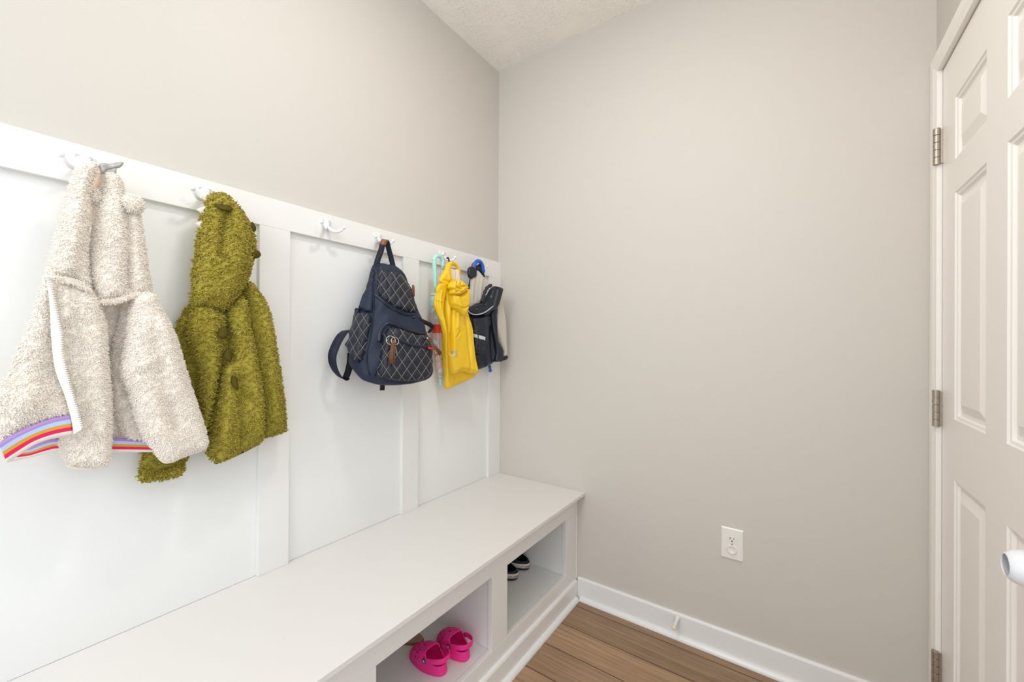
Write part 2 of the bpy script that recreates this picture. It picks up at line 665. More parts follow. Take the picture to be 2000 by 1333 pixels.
def floor_material():
    m = bpy.data.materials.new('oak_plank_floor')
    m.use_nodes = True
    nt = m.node_tree
    b = nt.nodes['Principled BSDF']
    b.inputs['Roughness'].default_value = 0.42
    b.inputs['Specular IOR Level'].default_value = 0.35
    tc = nt.nodes.new('ShaderNodeTexCoord')
    mp = nt.nodes.new('ShaderNodeMapping')
    mp.inputs['Location'].default_value = (-0.4, 0.065, 0)
    nt.links.new(tc.outputs['Object'], mp.inputs['Vector'])
    br = nt.nodes.new('ShaderNodeTexBrick')
    br.inputs['Scale'].default_value = 1.0
    br.inputs['Brick Width'].default_value = 2.4
    br.inputs['Row Height'].default_value = 0.145
    br.inputs['Mortar Size'].default_value = 0.0019
    br.inputs['Color1'].default_value = (0.0, 0, 0, 1)
    br.inputs['Color2'].default_value = (1, 1, 1, 1)
    br.offset = 0.37
    nt.links.new(mp.outputs['Vector'], br.inputs['Vector'])
    # grain
    mp2 = nt.nodes.new('ShaderNodeMapping')
    mp2.inputs['Scale'].default_value = (2.2, 60, 1)
    nt.links.new(tc.outputs['Object'], mp2.inputs['Vector'])
    add = nt.nodes.new('ShaderNodeVectorMath')
    add.operation = 'ADD'
    nt.links.new(mp2.outputs['Vector'], add.inputs[0])
    sc = nt.nodes.new('ShaderNodeVectorMath')
    sc.operation = 'SCALE'
    sc.inputs['Scale'].default_value = 7.3
    nt.links.new(br.outputs['Color'], sc.inputs[0])
    nt.links.new(sc.outputs[0], add.inputs[1])
    nz = nt.nodes.new('ShaderNodeTexNoise')
    nz.inputs['Scale'].default_value = 1.6
    nz.inputs['Detail'].default_value = 6
    nz.inputs['Roughness'].default_value = 0.65
    nz.inputs['Distortion'].default_value = 0.6
    nt.links.new(add.outputs[0], nz.inputs['Vector'])
    cr = nt.nodes.new('ShaderNodeValToRGB')
    cr.color_ramp.elements[0].position = 0.28
    cr.color_ramp.elements[0].color = (0.20, 0.116, 0.064, 1)
    cr.color_ramp.elements[1].position = 0.72
    cr.color_ramp.elements[1].color = (0.42, 0.275, 0.168, 1)
    nt.links.new(nz.outputs['Fac'], cr.inputs['Fac'])
    hs = nt.nodes.new('ShaderNodeHueSaturation')
    vr = nt.nodes.new('ShaderNodeMapRange')
    vr.inputs['To Min'].default_value = 0.85
    vr.inputs['To Max'].default_value = 1.25
    nt.links.new(br.outputs['Color'], vr.inputs['Value'])
    nt.links.new(vr.outputs['Result'], hs.inputs['Value'])
    nt.links.new(cr.outputs['Color'], hs.inputs['Color'])
    mx = nt.nodes.new('ShaderNodeMix')
    mx.data_type = 'RGBA'
    mx.inputs['B'].default_value = (0.05, 0.026, 0.014, 1)
    nt.links.new(br.outputs['Fac'], mx.inputs['Factor'])
    nt.links.new(hs.outputs['Color'], mx.inputs['A'])
    nt.links.new(mx.outputs['Result'], b.inputs['Base Color'])
    bp = nt.nodes.new('ShaderNodeBump')
    bp.inputs['Strength'].default_value = 0.25
    bp.inputs['Distance'].default_value = 0.001
    nt.links.new(nz.outputs['Fac'], bp.inputs['Height'])
    nt.links.new(bp.outputs['Normal'], b.inputs['Normal'])
    return m


# ------------------------------------------------------------------ room shell
YB = -3.4          # where the room opens to the hall behind the camera
struct(MB().box((-0.12, YB, -0.1), (W + 0.12, 0.12, 0)).build('floor', floor_material()))
struct(MB().box((-0.12, YB, CEIL), (W + 0.12, 0.12, CEIL + 0.1)).build('ceiling', M_ceil))
struct(MB().box((-0.12, YB, 0), (0, 0.12, CEIL)).build('wall_left', M_wall))
struct(MB().box((0, 0, 0), (W, 0.12, CEIL)).build('wall_back', M_wall))
DY0, DY1, DTOP = -0.064, -0.858, 2.062      # door opening
struct(MB().box((W, DY0, 0), (W + 0.12, 0.12, CEIL)).box((W, -1.08, 0), (W + 0.12, DY1, CEIL))
       .box((W, DY1, DTOP), (W + 0.12, DY0, CEIL)).build('wall_right', M_wall))

# board and batten on the left wall
RT_, RB_ = 1.6776, 1.588
YN = -2.75
struct(MB().box((0.0, YN, BENCH), (0.004, 0, RB_ + 0.02)).build('trim_1', M_panel), 'smooth white backing panel behind the battens')
struct(MB().box((0.0, YN, RB_), (RAIL, 0, RT_)).build('trim_2', M_trim, bevel=0.0012), 'wide white top rail that carries the coat hooks')
for i, (a, b) in enumerate(((-0.1026, 0), (-0.6807, -0.594), (-1.2327, -1.1412), (-1.93, -1.84), (-2.53, -2.44))):
    struct(MB().box((0.0, a, BENCH), (RAIL, b, RB_)).build('trim_%d' % (i + 3), M_trim, bevel=0.0012))

# baseboard and shoe of the back wall
prof = [(0, 0), (-0.012, 0), (-0.012, 0.095), (-0.010, 0.1005), (-0.006, 0.103), (0, 0.103)]
struct(MB().prism(prof, 'x', 0.497, W).build('baseboard_back', M_base, bevel=0.0008))
q = [(-0.012, 0)] + [(-0.012 - 0.016 * math.cos(t), 0.018 * math.sin(t)) for t in np.linspace(0, PI / 2, 7)]
struct(MB().prism(q, 'x', 0.513, W).build('trim_8', M_base), 'white quarter round along the back baseboard')
prof = [(W, 0), (W - 0.012, 0), (W - 0.012, 0.095), (W - 0.006, 0.103), (W, 0.103)]
struct(MB().prism(prof, 'y', -1.08, DY1 - 0.062).build('baseboard_right', M_base))

# ------------------------------------------------------------------ bench
XF = 0.485
bench = thing('storage_bench', 'long white built-in bench with open shoe cubbies under the coat hooks', 'bench', (0.25, -1.2, 0))
MB().box((0.004, YN, BENCH - 0.0150), (0.5303, -0.001, BENCH)).build('seat', M_seat, bench, bevel=0.0015)
ops = [(-0.5800, -0.1130), (-1.1535, -0.6725), (-1.72, -1.245), (-2.28, -1.81)]
Z0, Z1 = 0.147, 0.409
fr = MB()
ZT = BENCH - 0.0152
fr.box((XF - 0.019, YN, Z1), (XF, -0.001, ZT))
fr.box((XF - 0.019, YN, 0.0), (XF, -0.001, Z0))
ys = [-0.001] + [v for a, b in ops for v in (b, a)] + [YN]
for i in range(0, len(ys), 2):
    fr.box((XF - 0.019, ys[i + 1], Z0), (XF, ys[i], Z1))
fr.build('face_frame', M_trim, bench, bevel=0.0010)
for a, b in ops:
    MB().box((0.004, a - 0.03, Z0 - 0.016), (XF - 0.0195, b + 0.03, Z0 - 0.0005)).build('cubby_floor', M_panel, bench)
for (a, b) in [(-0.001, ops[0][1] + 0.004), (ops[0][0] - 0.004, ops[1][1] + 0.004), (ops[1][0] - 0.004, ops[2][1] + 0.004), (ops[2][0] - 0.004, ops[3][1] + 0.004)]:
    c = 0.5 * (a + b)
    MB().box((0.004, a, Z0), (XF - 0.0195, b, ZT)).build('cubby_divider', M_panel, bench)
pr = [(XF, 0), (XF + 0.012, 0), (XF + 0.012, 0.080), (XF + 0.009, 0.087), (XF + 0.004, 0.0905), (XF, 0.0905)]
MB().prism(pr, 'y', YN, -0.0125).build('base_moulding', M_trim, bench)
qr = [(XF + 0.012, 0)] + [(XF + 0.012 + 0.017 * math.cos(t), 0.019 * math.sin(t)) for t in np.linspace(0, PI / 2, 7)]
MB().prism(qr, 'y', YN, -0.029).build('shoe_moulding', M_base, bench)
# scribe bead where the bench front meets the back wall
MB().box((XF, -0.004, 0.0905), (XF + 0.004, -0.0005, ZT)).build('scribe_bead', M_trim, bench)

# ------------------------------------------------------------------ door, casing, hinges, knob
XC = W - 0.017
cas = MB()
cpf = [(0.0, W), (0.0, XC + 0.005), (0.006, XC + 0.004), (0.022, XC), (0.048, XC), (0.055, XC + 0.003), (0.061, XC + 0.005), (0.061, W)]   # (outwards, x)
vs = []
for o, x in cpf:
    vs += [(x, DY0 + o, 0), (x, DY0 + o, DTOP + o), (x, DY1 - o, DTOP + o), (x, DY1 - o, 0)]
fs = [(4 * a + k, 4 * a + k + 1, 4 * a + 5 + k, 4 * a + 4 + k) for a in range(len(cpf) - 1) for k in range(3)]
cas.add(vs, fs)
struct(cas.build('trim_9', M_door), 'white moulded casing around the door')


def panel_door():
    """slab whose room face (x = W+.001) carries six raised panels"""
    mb = MB()
    x0 = W + 0.001
    ya, yb = DY0 - 0.003, DY1 + 0.003
    cols = [(-0.178, -0.404), (-0.518, -0.744)]
    rows = [(1.9205, 1.747), (1.6555, 1.0245), (0.8555, 0.235)]
    ysl = sorted([ya, yb] + [c for k in cols for c in k], reverse=True)
    zsl = sorted([0.008, DTOP - 0.004] + [c for k in rows for c in k])
    for i in range(len(ysl) - 1):
        for j in range(len(zsl) - 1):
            y1, y0 = ysl[i], ysl[i + 1]
            z0, z1 = zsl[j], zsl[j + 1]
            isp = any(abs(y1 - c[0]) < 1e-6 for c in cols) and any(abs(z0 - r[1]) < 1e-6 for r in rows)
            if not isp:
                mb.add([(x0, y0, z0), (x0, y1, z0), (x0, y1, z1), (x0, y0, z1)], [(0, 1, 2, 3)])
            else:
                # sticking, groove, bevelled field: (inset, depth)
                lv = [(0, 0), (0.003, 0.0035), (0.009, 0.0045), (0.013, 0.010), (0.022, 0.0105), (0.046, 0.002), (0.048, 0.002)]
                n0 = None
                rings = []
                for s, dp in lv:
                    rings.append([(x0 + dp, y0 + s, z0 + s), (x0 + dp, y1 - s, z0 + s), (x0 + dp, y1 - s, z1 - s), (x0 + dp, y0 + s, z1 - s)])
                vs = [p for r in rings for p in r]
                fs = [(k * 4 + a, k * 4 + (a + 1) % 4, k * 4 + 4 + (a + 1) % 4, k * 4 + 4 + a) for k in range(len(lv) - 1) for a in range(4)]
                fs.append(tuple((len(lv) - 1) * 4 + a for a in range(4)))
                mb.add(vs, fs)
    # body behind the face
    z0, z1 = 0.008, DTOP - 0.004
    mb.add([(x0, yb, z0), (x0, ya, z0), (x0, ya, z1), (x0, yb, z1), (x0 + 0.035, yb, z0), (x0 + 0.035, ya, z0), (x0 + 0.035, ya, z1), (x0 + 0.035, yb, z1)],
           [(4, 7, 6, 5), (0, 4, 5, 1), (1, 5, 6, 2), (2, 6, 7, 3), (3, 7, 4, 0)])
    return mb


door = struct(panel_door().build('door_1', M_door, weld=True), 'white six-panel door in the right wall', 'door')
M_nick = mat('brushed_nickel', (0.47, 0.41, 0.35), 0.34, 0.5, metallic=0.9, noise=0.15, nscale=300)
for zc in (1.830, 1.040, 0.254):
    mb = MB()
    yk, xk, r = DY0 - 0.004, XC + 0.0042, 0.0086
    segs = np.linspace(zc - 0.0555, zc + 0.0555, 6)
    n = 18
    for k in range(5):
        a, b = segs[k] + 0.0009, segs[k + 1] - 0.0009
        ring = [(xk + r * math.cos(2 * PI * q / n), yk + r * math.sin(2 * PI * q / n)) for q in range(n)]
        o0 = len(mb.v)
        mb.prism(ring, 'z', a, b)
    mb.lathe([(0.0065, zc - 0.055), (0.0065, zc + 0.055)], (xk, yk, 0), (0, 0, 1), 12)
    h = mb.build('hinge', M_nick, door, bevel=0.0007)
    MB().box((xk + 0.005, yk + 0.0010, zc - 0.051), (W + 0.003, yk - 0.0012, zc + 0.051)).build('hinge_leaf', M_nick, h)

# child-proof cover over the knob
KC = np.array([W - 0.0525, -0.815, 0.8770])
M_cover = mat('white_plastic_cover', (0.80, 0.82, 0.86), 0.22, 0.5)
kn = MB().lathe([(0.030, 0.001), (0.030, -0.006), (0.014, -0.010), (0.012, -0.030), (0.020, -0.040), (0.0240, -0.050), (0.0235, -0.062), (0.018, -0.071), (0.010, -0.075)], (W, KC[1], KC[2]), (1, 0, 0), 28)
knob = kn.build('door_knob', M_nick, door)
cprof = [(0.0178, -0.0345), (0.0188, -0.0352), (0.0205, -0.0345), (0.0262, -0.0275), (0.0298, -0.017), (0.0315, -0.003), (0.0312, 0.006), (0.0285, 0.018), (0.023, 0.026),
         (0.0215, 0.0255), (0.0265, 0.017), (0.0290, 0.006), (0.0292, -0.003), (0.0277, -0.016), (0.0243, -0.0255), (0.0188, -0.0325), (0.0178, -0.0345)]
cvm = MB()
n = 40
cprof = [(r * 0.915, t * 0.915) for r, t in cprof]
cvm.add([(KC[0] + t, KC[1] + r * math.cos(2 * PI * k / n), KC[2] + r * math.sin(2 * PI * k / n)) for r, t in cprof for k in range(n)],
        [(i * n + k, i * n + (k + 1) % n, (i + 1) * n + (k + 1) % n, (i + 1) * n + k) for i in range(len(cprof) - 1) for k in range(n)], True)
cv = tag(cvm.build('knob_cover', M_cover, weld=True), 'white round childproof plastic cover over the door knob', 'knob cover')
# moulded grip mark on its side
MB().tube([KC + np.array((dx, -0.0283 + abs(dx) * 0.05, 0.004 + dz)) for dx, dz in ((-0.008, 0), (0.0, -0.0015), (0.008, 0))], [0.0008, 0.0013, 0.0008], 8).build('grip_mark', M_cover, cv)

# ------------------------------------------------------------------ outlet and door stop
M_plast = mat('white_outlet_plastic', (0.80, 0.78, 0.75), 0.3, 0.5)
M_dark = mat('dark_slot', (0.02, 0.02, 0.02), 0.6)
oc = np.array([1.155, 0.0, 0.4475])
out = thing('wall_outlet', 'white duplex wall outlet on the back wall above the baseboard', 'outlet', tuple(oc))
pl_ = MB()
hw, hh = 0.039, 0.061
pl_.prism([(oc[0] - hw, oc[2] - hh), (oc[0] + hw, oc[2] - hh), (oc[0] + hw, oc[2] + hh), (oc[0] - hw, oc[2] + hh)], 'y', -0.006, 0) if False else None
v0 = [(oc[0] + sx * hw, 0, oc[2] + sz * hh) for sx, sz in ((-1, -1), (1, -1), (1, 1), (-1, 1))]
v1 = [(oc[0] + sx * (hw - 0.0005), -0.003, oc[2] + sz * (hh - 0.0005)) for sx, sz in ((-1, -1), (1, -1), (1, 1), (-1, 1))]
v2 = [(oc[0] + sx * (hw - 0.004), -0.0062, oc[2] + sz * (hh - 0.004)) for sx, sz in ((-1, -1), (1, -1), (1, 1), (-1, 1))]
MB().add(v0 + v1 + v2, [(k * 4 + a, k * 4 + (a + 1) % 4, k * 4 + 4 + (a + 1) % 4, k * 4 + 4 + a) for k in (0, 1) for a in range(4)] + [(8, 9, 10, 11), (3, 2, 1, 0)]).build('cover_plate', M_plast, out)
for s in (1, -1):
    zc = oc[2] + s * 0.0195
    pts = []
    for k in range(32):
        a = 2 * PI * k / 32
        pts.append((oc[0] + 0.0172 * math.cos(a), zc + max(-0.0142, min(0.0142, 0.0172 * math.sin(a)))))
    rc = MB().prism(pts, 'y', -0.0078, -0.006).build('receptacle', M_plast, out)
    if s == 1:
        MB().box((oc[0] - 0.0078, -0.0082, zc - 0.001), (oc[0] - 0.0054, -0.0077, zc + 0.0065)).build('slot', M_dark, rc)
        MB().box((oc[0] + 0.0054, -0.0082, zc + 0.000), (oc[0] + 0.0076, -0.0077, zc + 0.0060)).build('slot', M_dark, rc)
        MB().lathe([(0.0026, -0.0077), (0.0026, -0.0082)], (oc[0], 0, zc - 0.0072), (0, 1, 0), 12).build('slot', M_dark, rc)
MB().lathe([(0.0026, -0.006), (0.0028, -0.0072), (0.0014, -0.0076)], (oc[0], 0, oc[2]), (0, 1, 0), 14).build('screw', M_nick, out)
cap = MB().lathe([(0.0172, -0.0078), (0.0178, -0.0095), (0.0168, -0.0112), (0.0135, -0.0112), (0.0128, -0.0104), (0.004, -0.0104)], (oc[0], 0, oc[2] - 0.0205), (0, 1, 0), 32).build('outlet_plug_cap', M_plast)
tag(cap, 'round white safety cap plugged into the lower outlet socket', 'outlet cap')

ds = np.array([0.9565, -0.012, 0.0885])
stop = thing('door_stop', 'small white rubber-tipped door stop screwed to the back baseboard', 'door stop', tuple(ds))
axis = np.array(pix(1316, 1228, y=-0.078)) - ds
Ls = np.linalg.norm(axis)
MB().lathe([(0.0115, 0), (0.0115, 0.003), (0.0088, 0.010), (0.0062, 0.026), (0.0055, 0.045), (0.0058, Ls - 0.012)], ds, axis, 20).build('stem', M_base, stop)
MB().lathe([(0.0058, Ls - 0.012), (0.0078, Ls - 0.008), (0.0080, Ls + 0.001), (0.006, Ls + 0.004), (0.002, Ls + 0.005)], ds, axis, 20).build('rubber_tip', mat('cream_rubber', (0.80, 0.72, 0.50), 0.6), stop)

# ------------------------------------------------------------------ coat hooks
M_hook = mat('white_enamel_hook', (0.82, 0.82, 0.84), 0.18, 0.6)
M_screw = mat('painted_screw', (0.55, 0.55, 0.57), 0.35, 0.5)


def make_hook(y, z, label):
    h = thing('coat_hook', label, 'coat hook', (RAIL, y, z), 'double coat hooks on the white rail')
    # heart-shaped plate, thickening towards the point the two prongs grow from
    n = 48
    ring = []
    for k in range(n):
        a = 2 * PI * k / n
        ca, sa = math.cos(a), math.sin(a)
        rz = 0.0125 if sa > 0 else 0.0125 + 0.0085 * abs(sa) ** 3
        ring.append((0.0205 * math.copysign(abs(ca) ** 0.9, ca), rz * math.copysign(abs(sa) ** 0.9, sa) + 0.003 - 0.003 * abs(sa) * (sa > 0)))
    vs, fs = [], []
    lv = [(1.0, 0.0), (1.0, 0.0022), (0.9, 0.0042), (0.5, 0.0062), (0.15, 0.0075)]
    for s, t in lv:
        vs += [(RAIL + t, y + p[0] * s, z - 0.003 + (p[1] + 0.003) * s) for p in ring]
    for i in range(len(lv) - 1):
        fs += [(i * n + k, i * n + (k + 1) % n, (i + 1) * n + (k + 1) % n, (i + 1) * n + k) for k in range(n)]
    fs.append(tuple((len(lv) - 1) * n + k for k in range(n)))
    MB().add(vs, fs, True).build('plate', M_hook, h)
    for s in (-1, 1):
        path = spline([(RAIL + 0.003, y + s * 0.002, z - 0.008), (RAIL + 0.010, y + s * 0.007, z - 0.021), (RAIL + 0.021, y + s * 0.016, z - 0.030),
                       (RAIL + 0.032, y + s * 0.026, z - 0.031), (RAIL + 0.040, y + s * 0.034, z - 0.025), (RAIL + 0.0445, y + s * 0.0395, z - 0.0165)], 6)
        rad = np.interp(np.linspace(0, 1, len(path)), [0, 0.25, 0.8, 1], [0.0075, 0.0062, 0.0044, 0.0040])
        pm = MB().tube(path, rad, 14)
        pm.ball(path[-1] + np.array((0.0005, s * 0.0008, 0.0015)), 0.0068, 18)
        pm.build('prong', M_hook, h)
        MB().lathe([(0.0046, 0.0030), (0.0048, 0.0052), (0.0030, 0.0064), (0.0012, 0.0058)], (RAIL, y + s * 0.0102, z + 0.0035), (1, 0, 0), 16).build('screw', M_screw, h)
    return h


HOOKS = [(-1.6062, 1.6455, 'white double coat hook above the cream fleece jacket'),
         (-1.3742, 1.6455, 'white double coat hook above the olive green fleece jacket'),
         (-1.0224, 1.6460, 'empty white double coat hook left of the navy backpack'),
         (-0.8096, 1.6450, 'white double coat hook carrying the navy quilted backpack'),
         (-0.4560, 1.6430, 'white double coat hook holding the mint handle umbrella and yellow raincoat'),
         (-0.2190, 1.6380, 'white double coat hook nearest the corner, carrying the navy raincoat')]
for hk in HOOKS:
    make_hook(*hk)


# ------------------------------------------------------------------ fleece materials
def fleece_mat(name, ca, cb, sheen=0.0, rough=0.9):
    m = bpy.data.materials.new(name)
    m.use_nodes = True
    nt = m.node_tree
    b = nt.nodes['Principled BSDF']
    b.inputs['Roughness'].default_value = rough
    b.inputs['Specular IOR Level'].default_value = 0.15
    b.inputs['Sheen Weight'].default_value = sheen
    at = nt.nodes.new('ShaderNodeAttribute')
    at.attribute_name = 'tint'
    mx = nt.nodes.new('ShaderNodeMix')
    mx.data_type = 'RGBA'
    mx.inputs['A'].default_value = (*ca, 1)
    mx.inputs['B'].default_value = (*cb, 1)
    nt.links.new(at.outputs['Fac'], mx.inputs['Factor'])
    nt.links.new(mx.outputs['Result'], b.inputs['Base Color'])
    return m


M_cream = fleece_mat('cream_sherpa_fleece', (0.96, 0.875, 0.785), (0.985, 0.93, 0.85), 0.7)
M_olive = fleece_mat('olive_sherpa_fleece', (0.265, 0.215, 0.022), (0.50, 0.415, 0.075), 0.05)
M_bind = mat('cream_knit_binding', (0.80, 0.72, 0.60), 0.8, 0.2, bump=0.3, bscale=400)
M_hood_shade = mat('shaded_hood_lining', (0.74, 0.58, 0.46), 0.85, 0.2)  # shadow inside the hood put into the lining as a tan colour
M_zip = mat('white_zipper_tape', (0.84, 0.83, 0.80), 0.6, 0.3, bump=0.2, bscale=600)
M_silver = mat('silver_lame_horn', (0.47, 0.46, 0.44), 0.42, 0.5, metallic=0.1, noise=0.15, nscale=80)
M_felt = mat('dark_olive_felt', (0.085, 0.066, 0.012), 0.9, 0.1, bump=0.3, bscale=900)
M_teeth = mat('ivory_felt', (0.78, 0.74, 0.66), 0.9, 0.1, bump=0.2, bscale=900)


def stripes_mat():
    m = bpy.data.materials.new('rainbow_rib_knit')
    m.use_nodes = True
    nt = m.node_tree
    b = nt.nodes['Principled BSDF']
    b.inputs['Roughness'].default_value = 0.7
    b.inputs['Specular IOR Level'].default_value = 0.2
    uv = nt.nodes.new('ShaderNodeUVMap')
    sp = nt.nodes.new('ShaderNodeSeparateXYZ')
    nt.links.new(uv.outputs['UV'], sp.inputs[0])
    cr = nt.nodes.new('ShaderNodeValToRGB')
    cr.color_ramp.interpolation = 'CONSTANT'
    cols = [(0.0, (0.82, 0.78, 0.72)), (0.21, (0.80, 0.02, 0.12)), (0.41, (0.70, 0.36, 0.04)), (0.58, (0.45, 0.62, 0.85)), (0.79, (0.42, 0.25, 0.60))]
    e = cr.color_ramp.elements
    while len(e) < len(cols):
        e.new(0.5)
    for k, (p, c) in enumerate(cols):
        e[k].position = p
        e[k].color = (*c, 1)
    nt.links.new(sp.outputs['Y'], cr.inputs['Fac'])
    nt.links.new(cr.outputs['Color'], b.inputs['Base Color'])
    wv = nt.nodes.new('ShaderNodeTexWave')
    wv.inputs['Scale'].default_value = 60
    nt.links.new(uv.outputs['UV'], wv.inputs['Vector'])
    bp = nt.nodes.new('ShaderNodeBump')
    bp.inputs['Strength'].default_value = 0.15
    bp.inputs['Distance'].default_value = 0.001
    nt.links.new(wv.outputs['Fac'], bp.inputs['Height'])
    nt.links.new(bp.outputs['Normal'], b.inputs['Normal'])
    return m


M_rain = stripes_mat()


def strip_uv(name, top, bot, material, parent, thick=0.0018, k=8, out=None):
    """band between two rows of 3-D points with uv (along, across: 0 bottom 1 top)"""
    A, B = spline(top, k), spline(bot, k)
    m = len(A)
    rows = 6
    V = []
    for i in range(m):
        for j in range(rows + 1):
            V.append(B[i] + (A[i] - B[i]) * j / rows)
    V = np.array(V)
    nrm = np.array((1.0, 0, 0)) if out is None else np.array(out, float)
    n = len(V)
    VV = np.vstack([V, V - nrm * thick * 2])
    F = []
    g = rows + 1
    for i in range(m - 1):
        for j in range(rows):
            F.append((i * g + j, (i + 1) * g + j, (i + 1) * g + j + 1, i * g + j + 1))
    F2 = [tuple(q + n for q in f[::-1]) for f in F]
    rim = []
    for i in range(m - 1):
        rim.append((i * g, i * g + n, (i + 1) * g + n, (i + 1) * g))
        rim.append((i * g + rows, (i + 1) * g + rows, (i + 1) * g + rows + n, i * g + rows + n))
    for j in range(rows):
        rim.append((j, j + 1, j + 1 + n, j + n))
        e = (m - 1) * g
        rim.append((e + j, e + j + n, e + j + 1 + n, e + j + 1))
    o = mesh_obj(name, VV, F + F2 + rim, material, parent)
    me = o.data
    uvl = me.uv_layers.new(name='UVMap')
    for lp in me.loops:
        q = lp.vertex_index % n
        uvl.data[lp.index].uv = ((q // g) / (m - 1), min(0.999, max(0.001, (q % g) / rows)))
    return o


def at(line, x):
    return [pix(u, v, x=x) for u, v in line]


# ------------------------------------------------------------------ cream fleece jacket
jk = thing('fleece_jacket', 'cream fleece hooded jacket with rainbow striped hem and grey horn on its hood', 'jacket', (0.06, -1.62, 1.60))
CF = dict(density=170000, L=0.0052, rb=0.0014, down=0.45, nrm=0.55, rnd=0.50, curl=0.25, flowk=30)


def creamf(name, x, outline, T, w, **kw):
    return fleece_obj(name, Plane((x, -1.6, 1.3)), outline, M_cream, jk, T, w, **{**CF, **kw})


creamf('back', 0.045, [(185, 575), (225, 587), (262, 577), (285, 640), (300, 760), (300, 858), (260, 862), (215, 860), (160, 864), (117, 868), (60, 878), (30, 884), (30, 830), (60, 700), (110, 600)], 0.016, 0.03, seed=3,
       folds=[([(222, 600), (214, 700), (218, 850)], 0.02, -0.012)])
creamf('front_panel', 0.062, [(258, 577), (294, 573), (296, 640), (292, 760), (290, 860), (276, 862), (249, 858), (237, 840), (222, 804), (213, 765), (211, 722), (217, 690), (229, 645), (240, 600)], 0.02, 0.03, seed=4,
       folds=[([(236, 600), (250, 690), (255, 730)], 0.012, 0.006)])
sl1 = [(95, 540), (120, 546), (150, 553), (178, 566), (188, 581), (199, 610), (206, 640), (208, 690), (212, 735), (216, 780), (216, 840), (214, 880), (210, 905), (177, 911), (144, 909), (128, 901), (119, 875), (116, 845), (122, 800), (113, 740), (101, 660), (95, 600)]
_, sleeveA = creamf('sleeve', 0.086, sl1, 0.036, 0.036, seed=5, folds=[([(130, 640), (128, 760)], 0.016, -0.010), ([(170, 600), (185, 700), (190, 830)], 0.022, 0.008)])
sl2 = [(262, 580), (295, 574), (304, 586), (320, 617), (339, 654), (354, 699), (369, 750), (387, 804), (402, 855), (401, 870), (393, 878), (360, 889), (327, 901), (308, 890), (291, 867), (276, 846), (262, 804), (252, 768), (238, 738), (236, 715), (243, 680), (250, 640)]
_, sleeveB = creamf('sleeve', 0.098, sl2, 0.042, 0.032, seed=6, folds=[([(285, 600), (300, 700), (330, 830)], 0.014, -0.008), ([(246, 720), (290, 700)], 0.012, 0.006), ([(300, 640), (330, 760)], 0.02, 0.008)])
creamf('front_panel', 0.118, [(83, 544), (88, 537), (94, 543), (95, 562), (97, 600), (100, 660), (107, 714), (126, 772), (138, 811), (90, 822), (45, 837), (2, 864), (-8, 835), (-6, 790), (3, 755), (24, 712), (40, 670), (54, 640), (68, 604), (80, 562)], 0.016, 0.05, Tb=0.012, seed=7,
       folds=[([(70, 640), (40, 790)], 0.02, 0.008), ([(85, 620), (100, 780)], 0.015, -0.006), ([(30, 780), (110, 760)], 0.02, 0.005)])
creamf('hood', 0.088, [(195, 338), (205, 338), (222, 340), (231, 347), (240, 369), (247, 385), (259, 396), (270, 414), (279, 465), (288, 525), (294, 573), (260, 580), (225, 589), (192, 590), (182, 565), (175, 525), (177, 462), (186, 414), (196, 385), (200, 362), (198, 345)], 0.034, 0.05, seed=8,
       folds=[([(242, 375), (243, 470), (246, 560)], 0.010, -0.016), ([(215, 360), (205, 470), (215, 570)], 0.022, 0.010), ([(262, 430), (268, 540)], 0.016, 0.006)])
creamf('hood', 0.094, [(149, 332), (157, 323), (168, 319), (182, 319), (190, 327), (184, 345), (178, 362), (174, 390), (173, 420), (172, 450), (172, 504), (175, 545), (178, 567), (150, 554), (120, 547), (99, 544), (89, 536), (91, 525), (97, 508), (111, 456), (126, 399), (139, 352)], 0.036, 0.05, seed=9,
       folds=[([(160, 340), (140, 430), (118, 520)], 0.018, 0.008), ([(172, 360), (160, 470), (150, 540)], 0.012, -0.007)])
# raised seams
for nm, ln, x in (('hood_seam', [(193, 590), (225, 588), (258, 578), (294, 574)], 0.112), ('hood_seam', [(88, 538), (120, 547), (150, 554), (178, 567)], 0.125)):
    P = np.array(at(ln, x))
    P = spline(P, 8)
    mesh = MB().tube(P, 0.0045 * np.sqrt(np.maximum(0.0, 1 - np.abs(np.linspace(-1, 1, len(P))) ** 8)) + 1e-5, 8)
    V = np.array(mesh.v)
    F = np.array([f[:3] for f in mesh.f if len(f) == 4] + [(f[0], f[2], f[3]) for f in mesh.f if len(f) == 4])
    X, FF, tint = fur(V, F, len(F), 200000, 0.005, 0.0012, seed=11, down=0.2, nrm=0.8)
    mesh_obj(nm, np.vstack([V, X]), np.vstack([F, FF + len(V)]), M_cream, jk, tint=np.concatenate([np.full(len(V), .5), tint]))


def pompom(c, r, material, parent, seed, name='pom_pom', L=0.007, dens=160000):
    mb = MB().ball(c, r, 24)
    V = np.array(mb.v)
    F = np.array([f[:3] for f in mb.f] + [(f[0], f[2], f[3]) for f in mb.f])
    a, b, d = V[F[:, 0]], V[F[:, 1]], V[F[:, 2]]
    s = ((np.cross(b - a, d - a)) * (a + b + d - 3 * np.array(c))).sum(1)
    F[s < 0] = F[s < 0][:, ::-1]
    ar = np.linalg.norm(np.cross(V[F[:, 1]] - V[F[:, 0]], V[F[:, 2]] - V[F[:, 0]]), axis=1)
    F = F[ar > 1e-10]
    X, FF, tint = fur(V, F, len(F), dens, L, 0.0014, seed=seed, down=0.1, nrm=0.8, rnd=0.5)
    return mesh_obj(name, np.vstack([V, X]), np.vstack([F, FF + len(V)]), material, parent, tint=np.concatenate([np.full(len(V), .5), tint]))


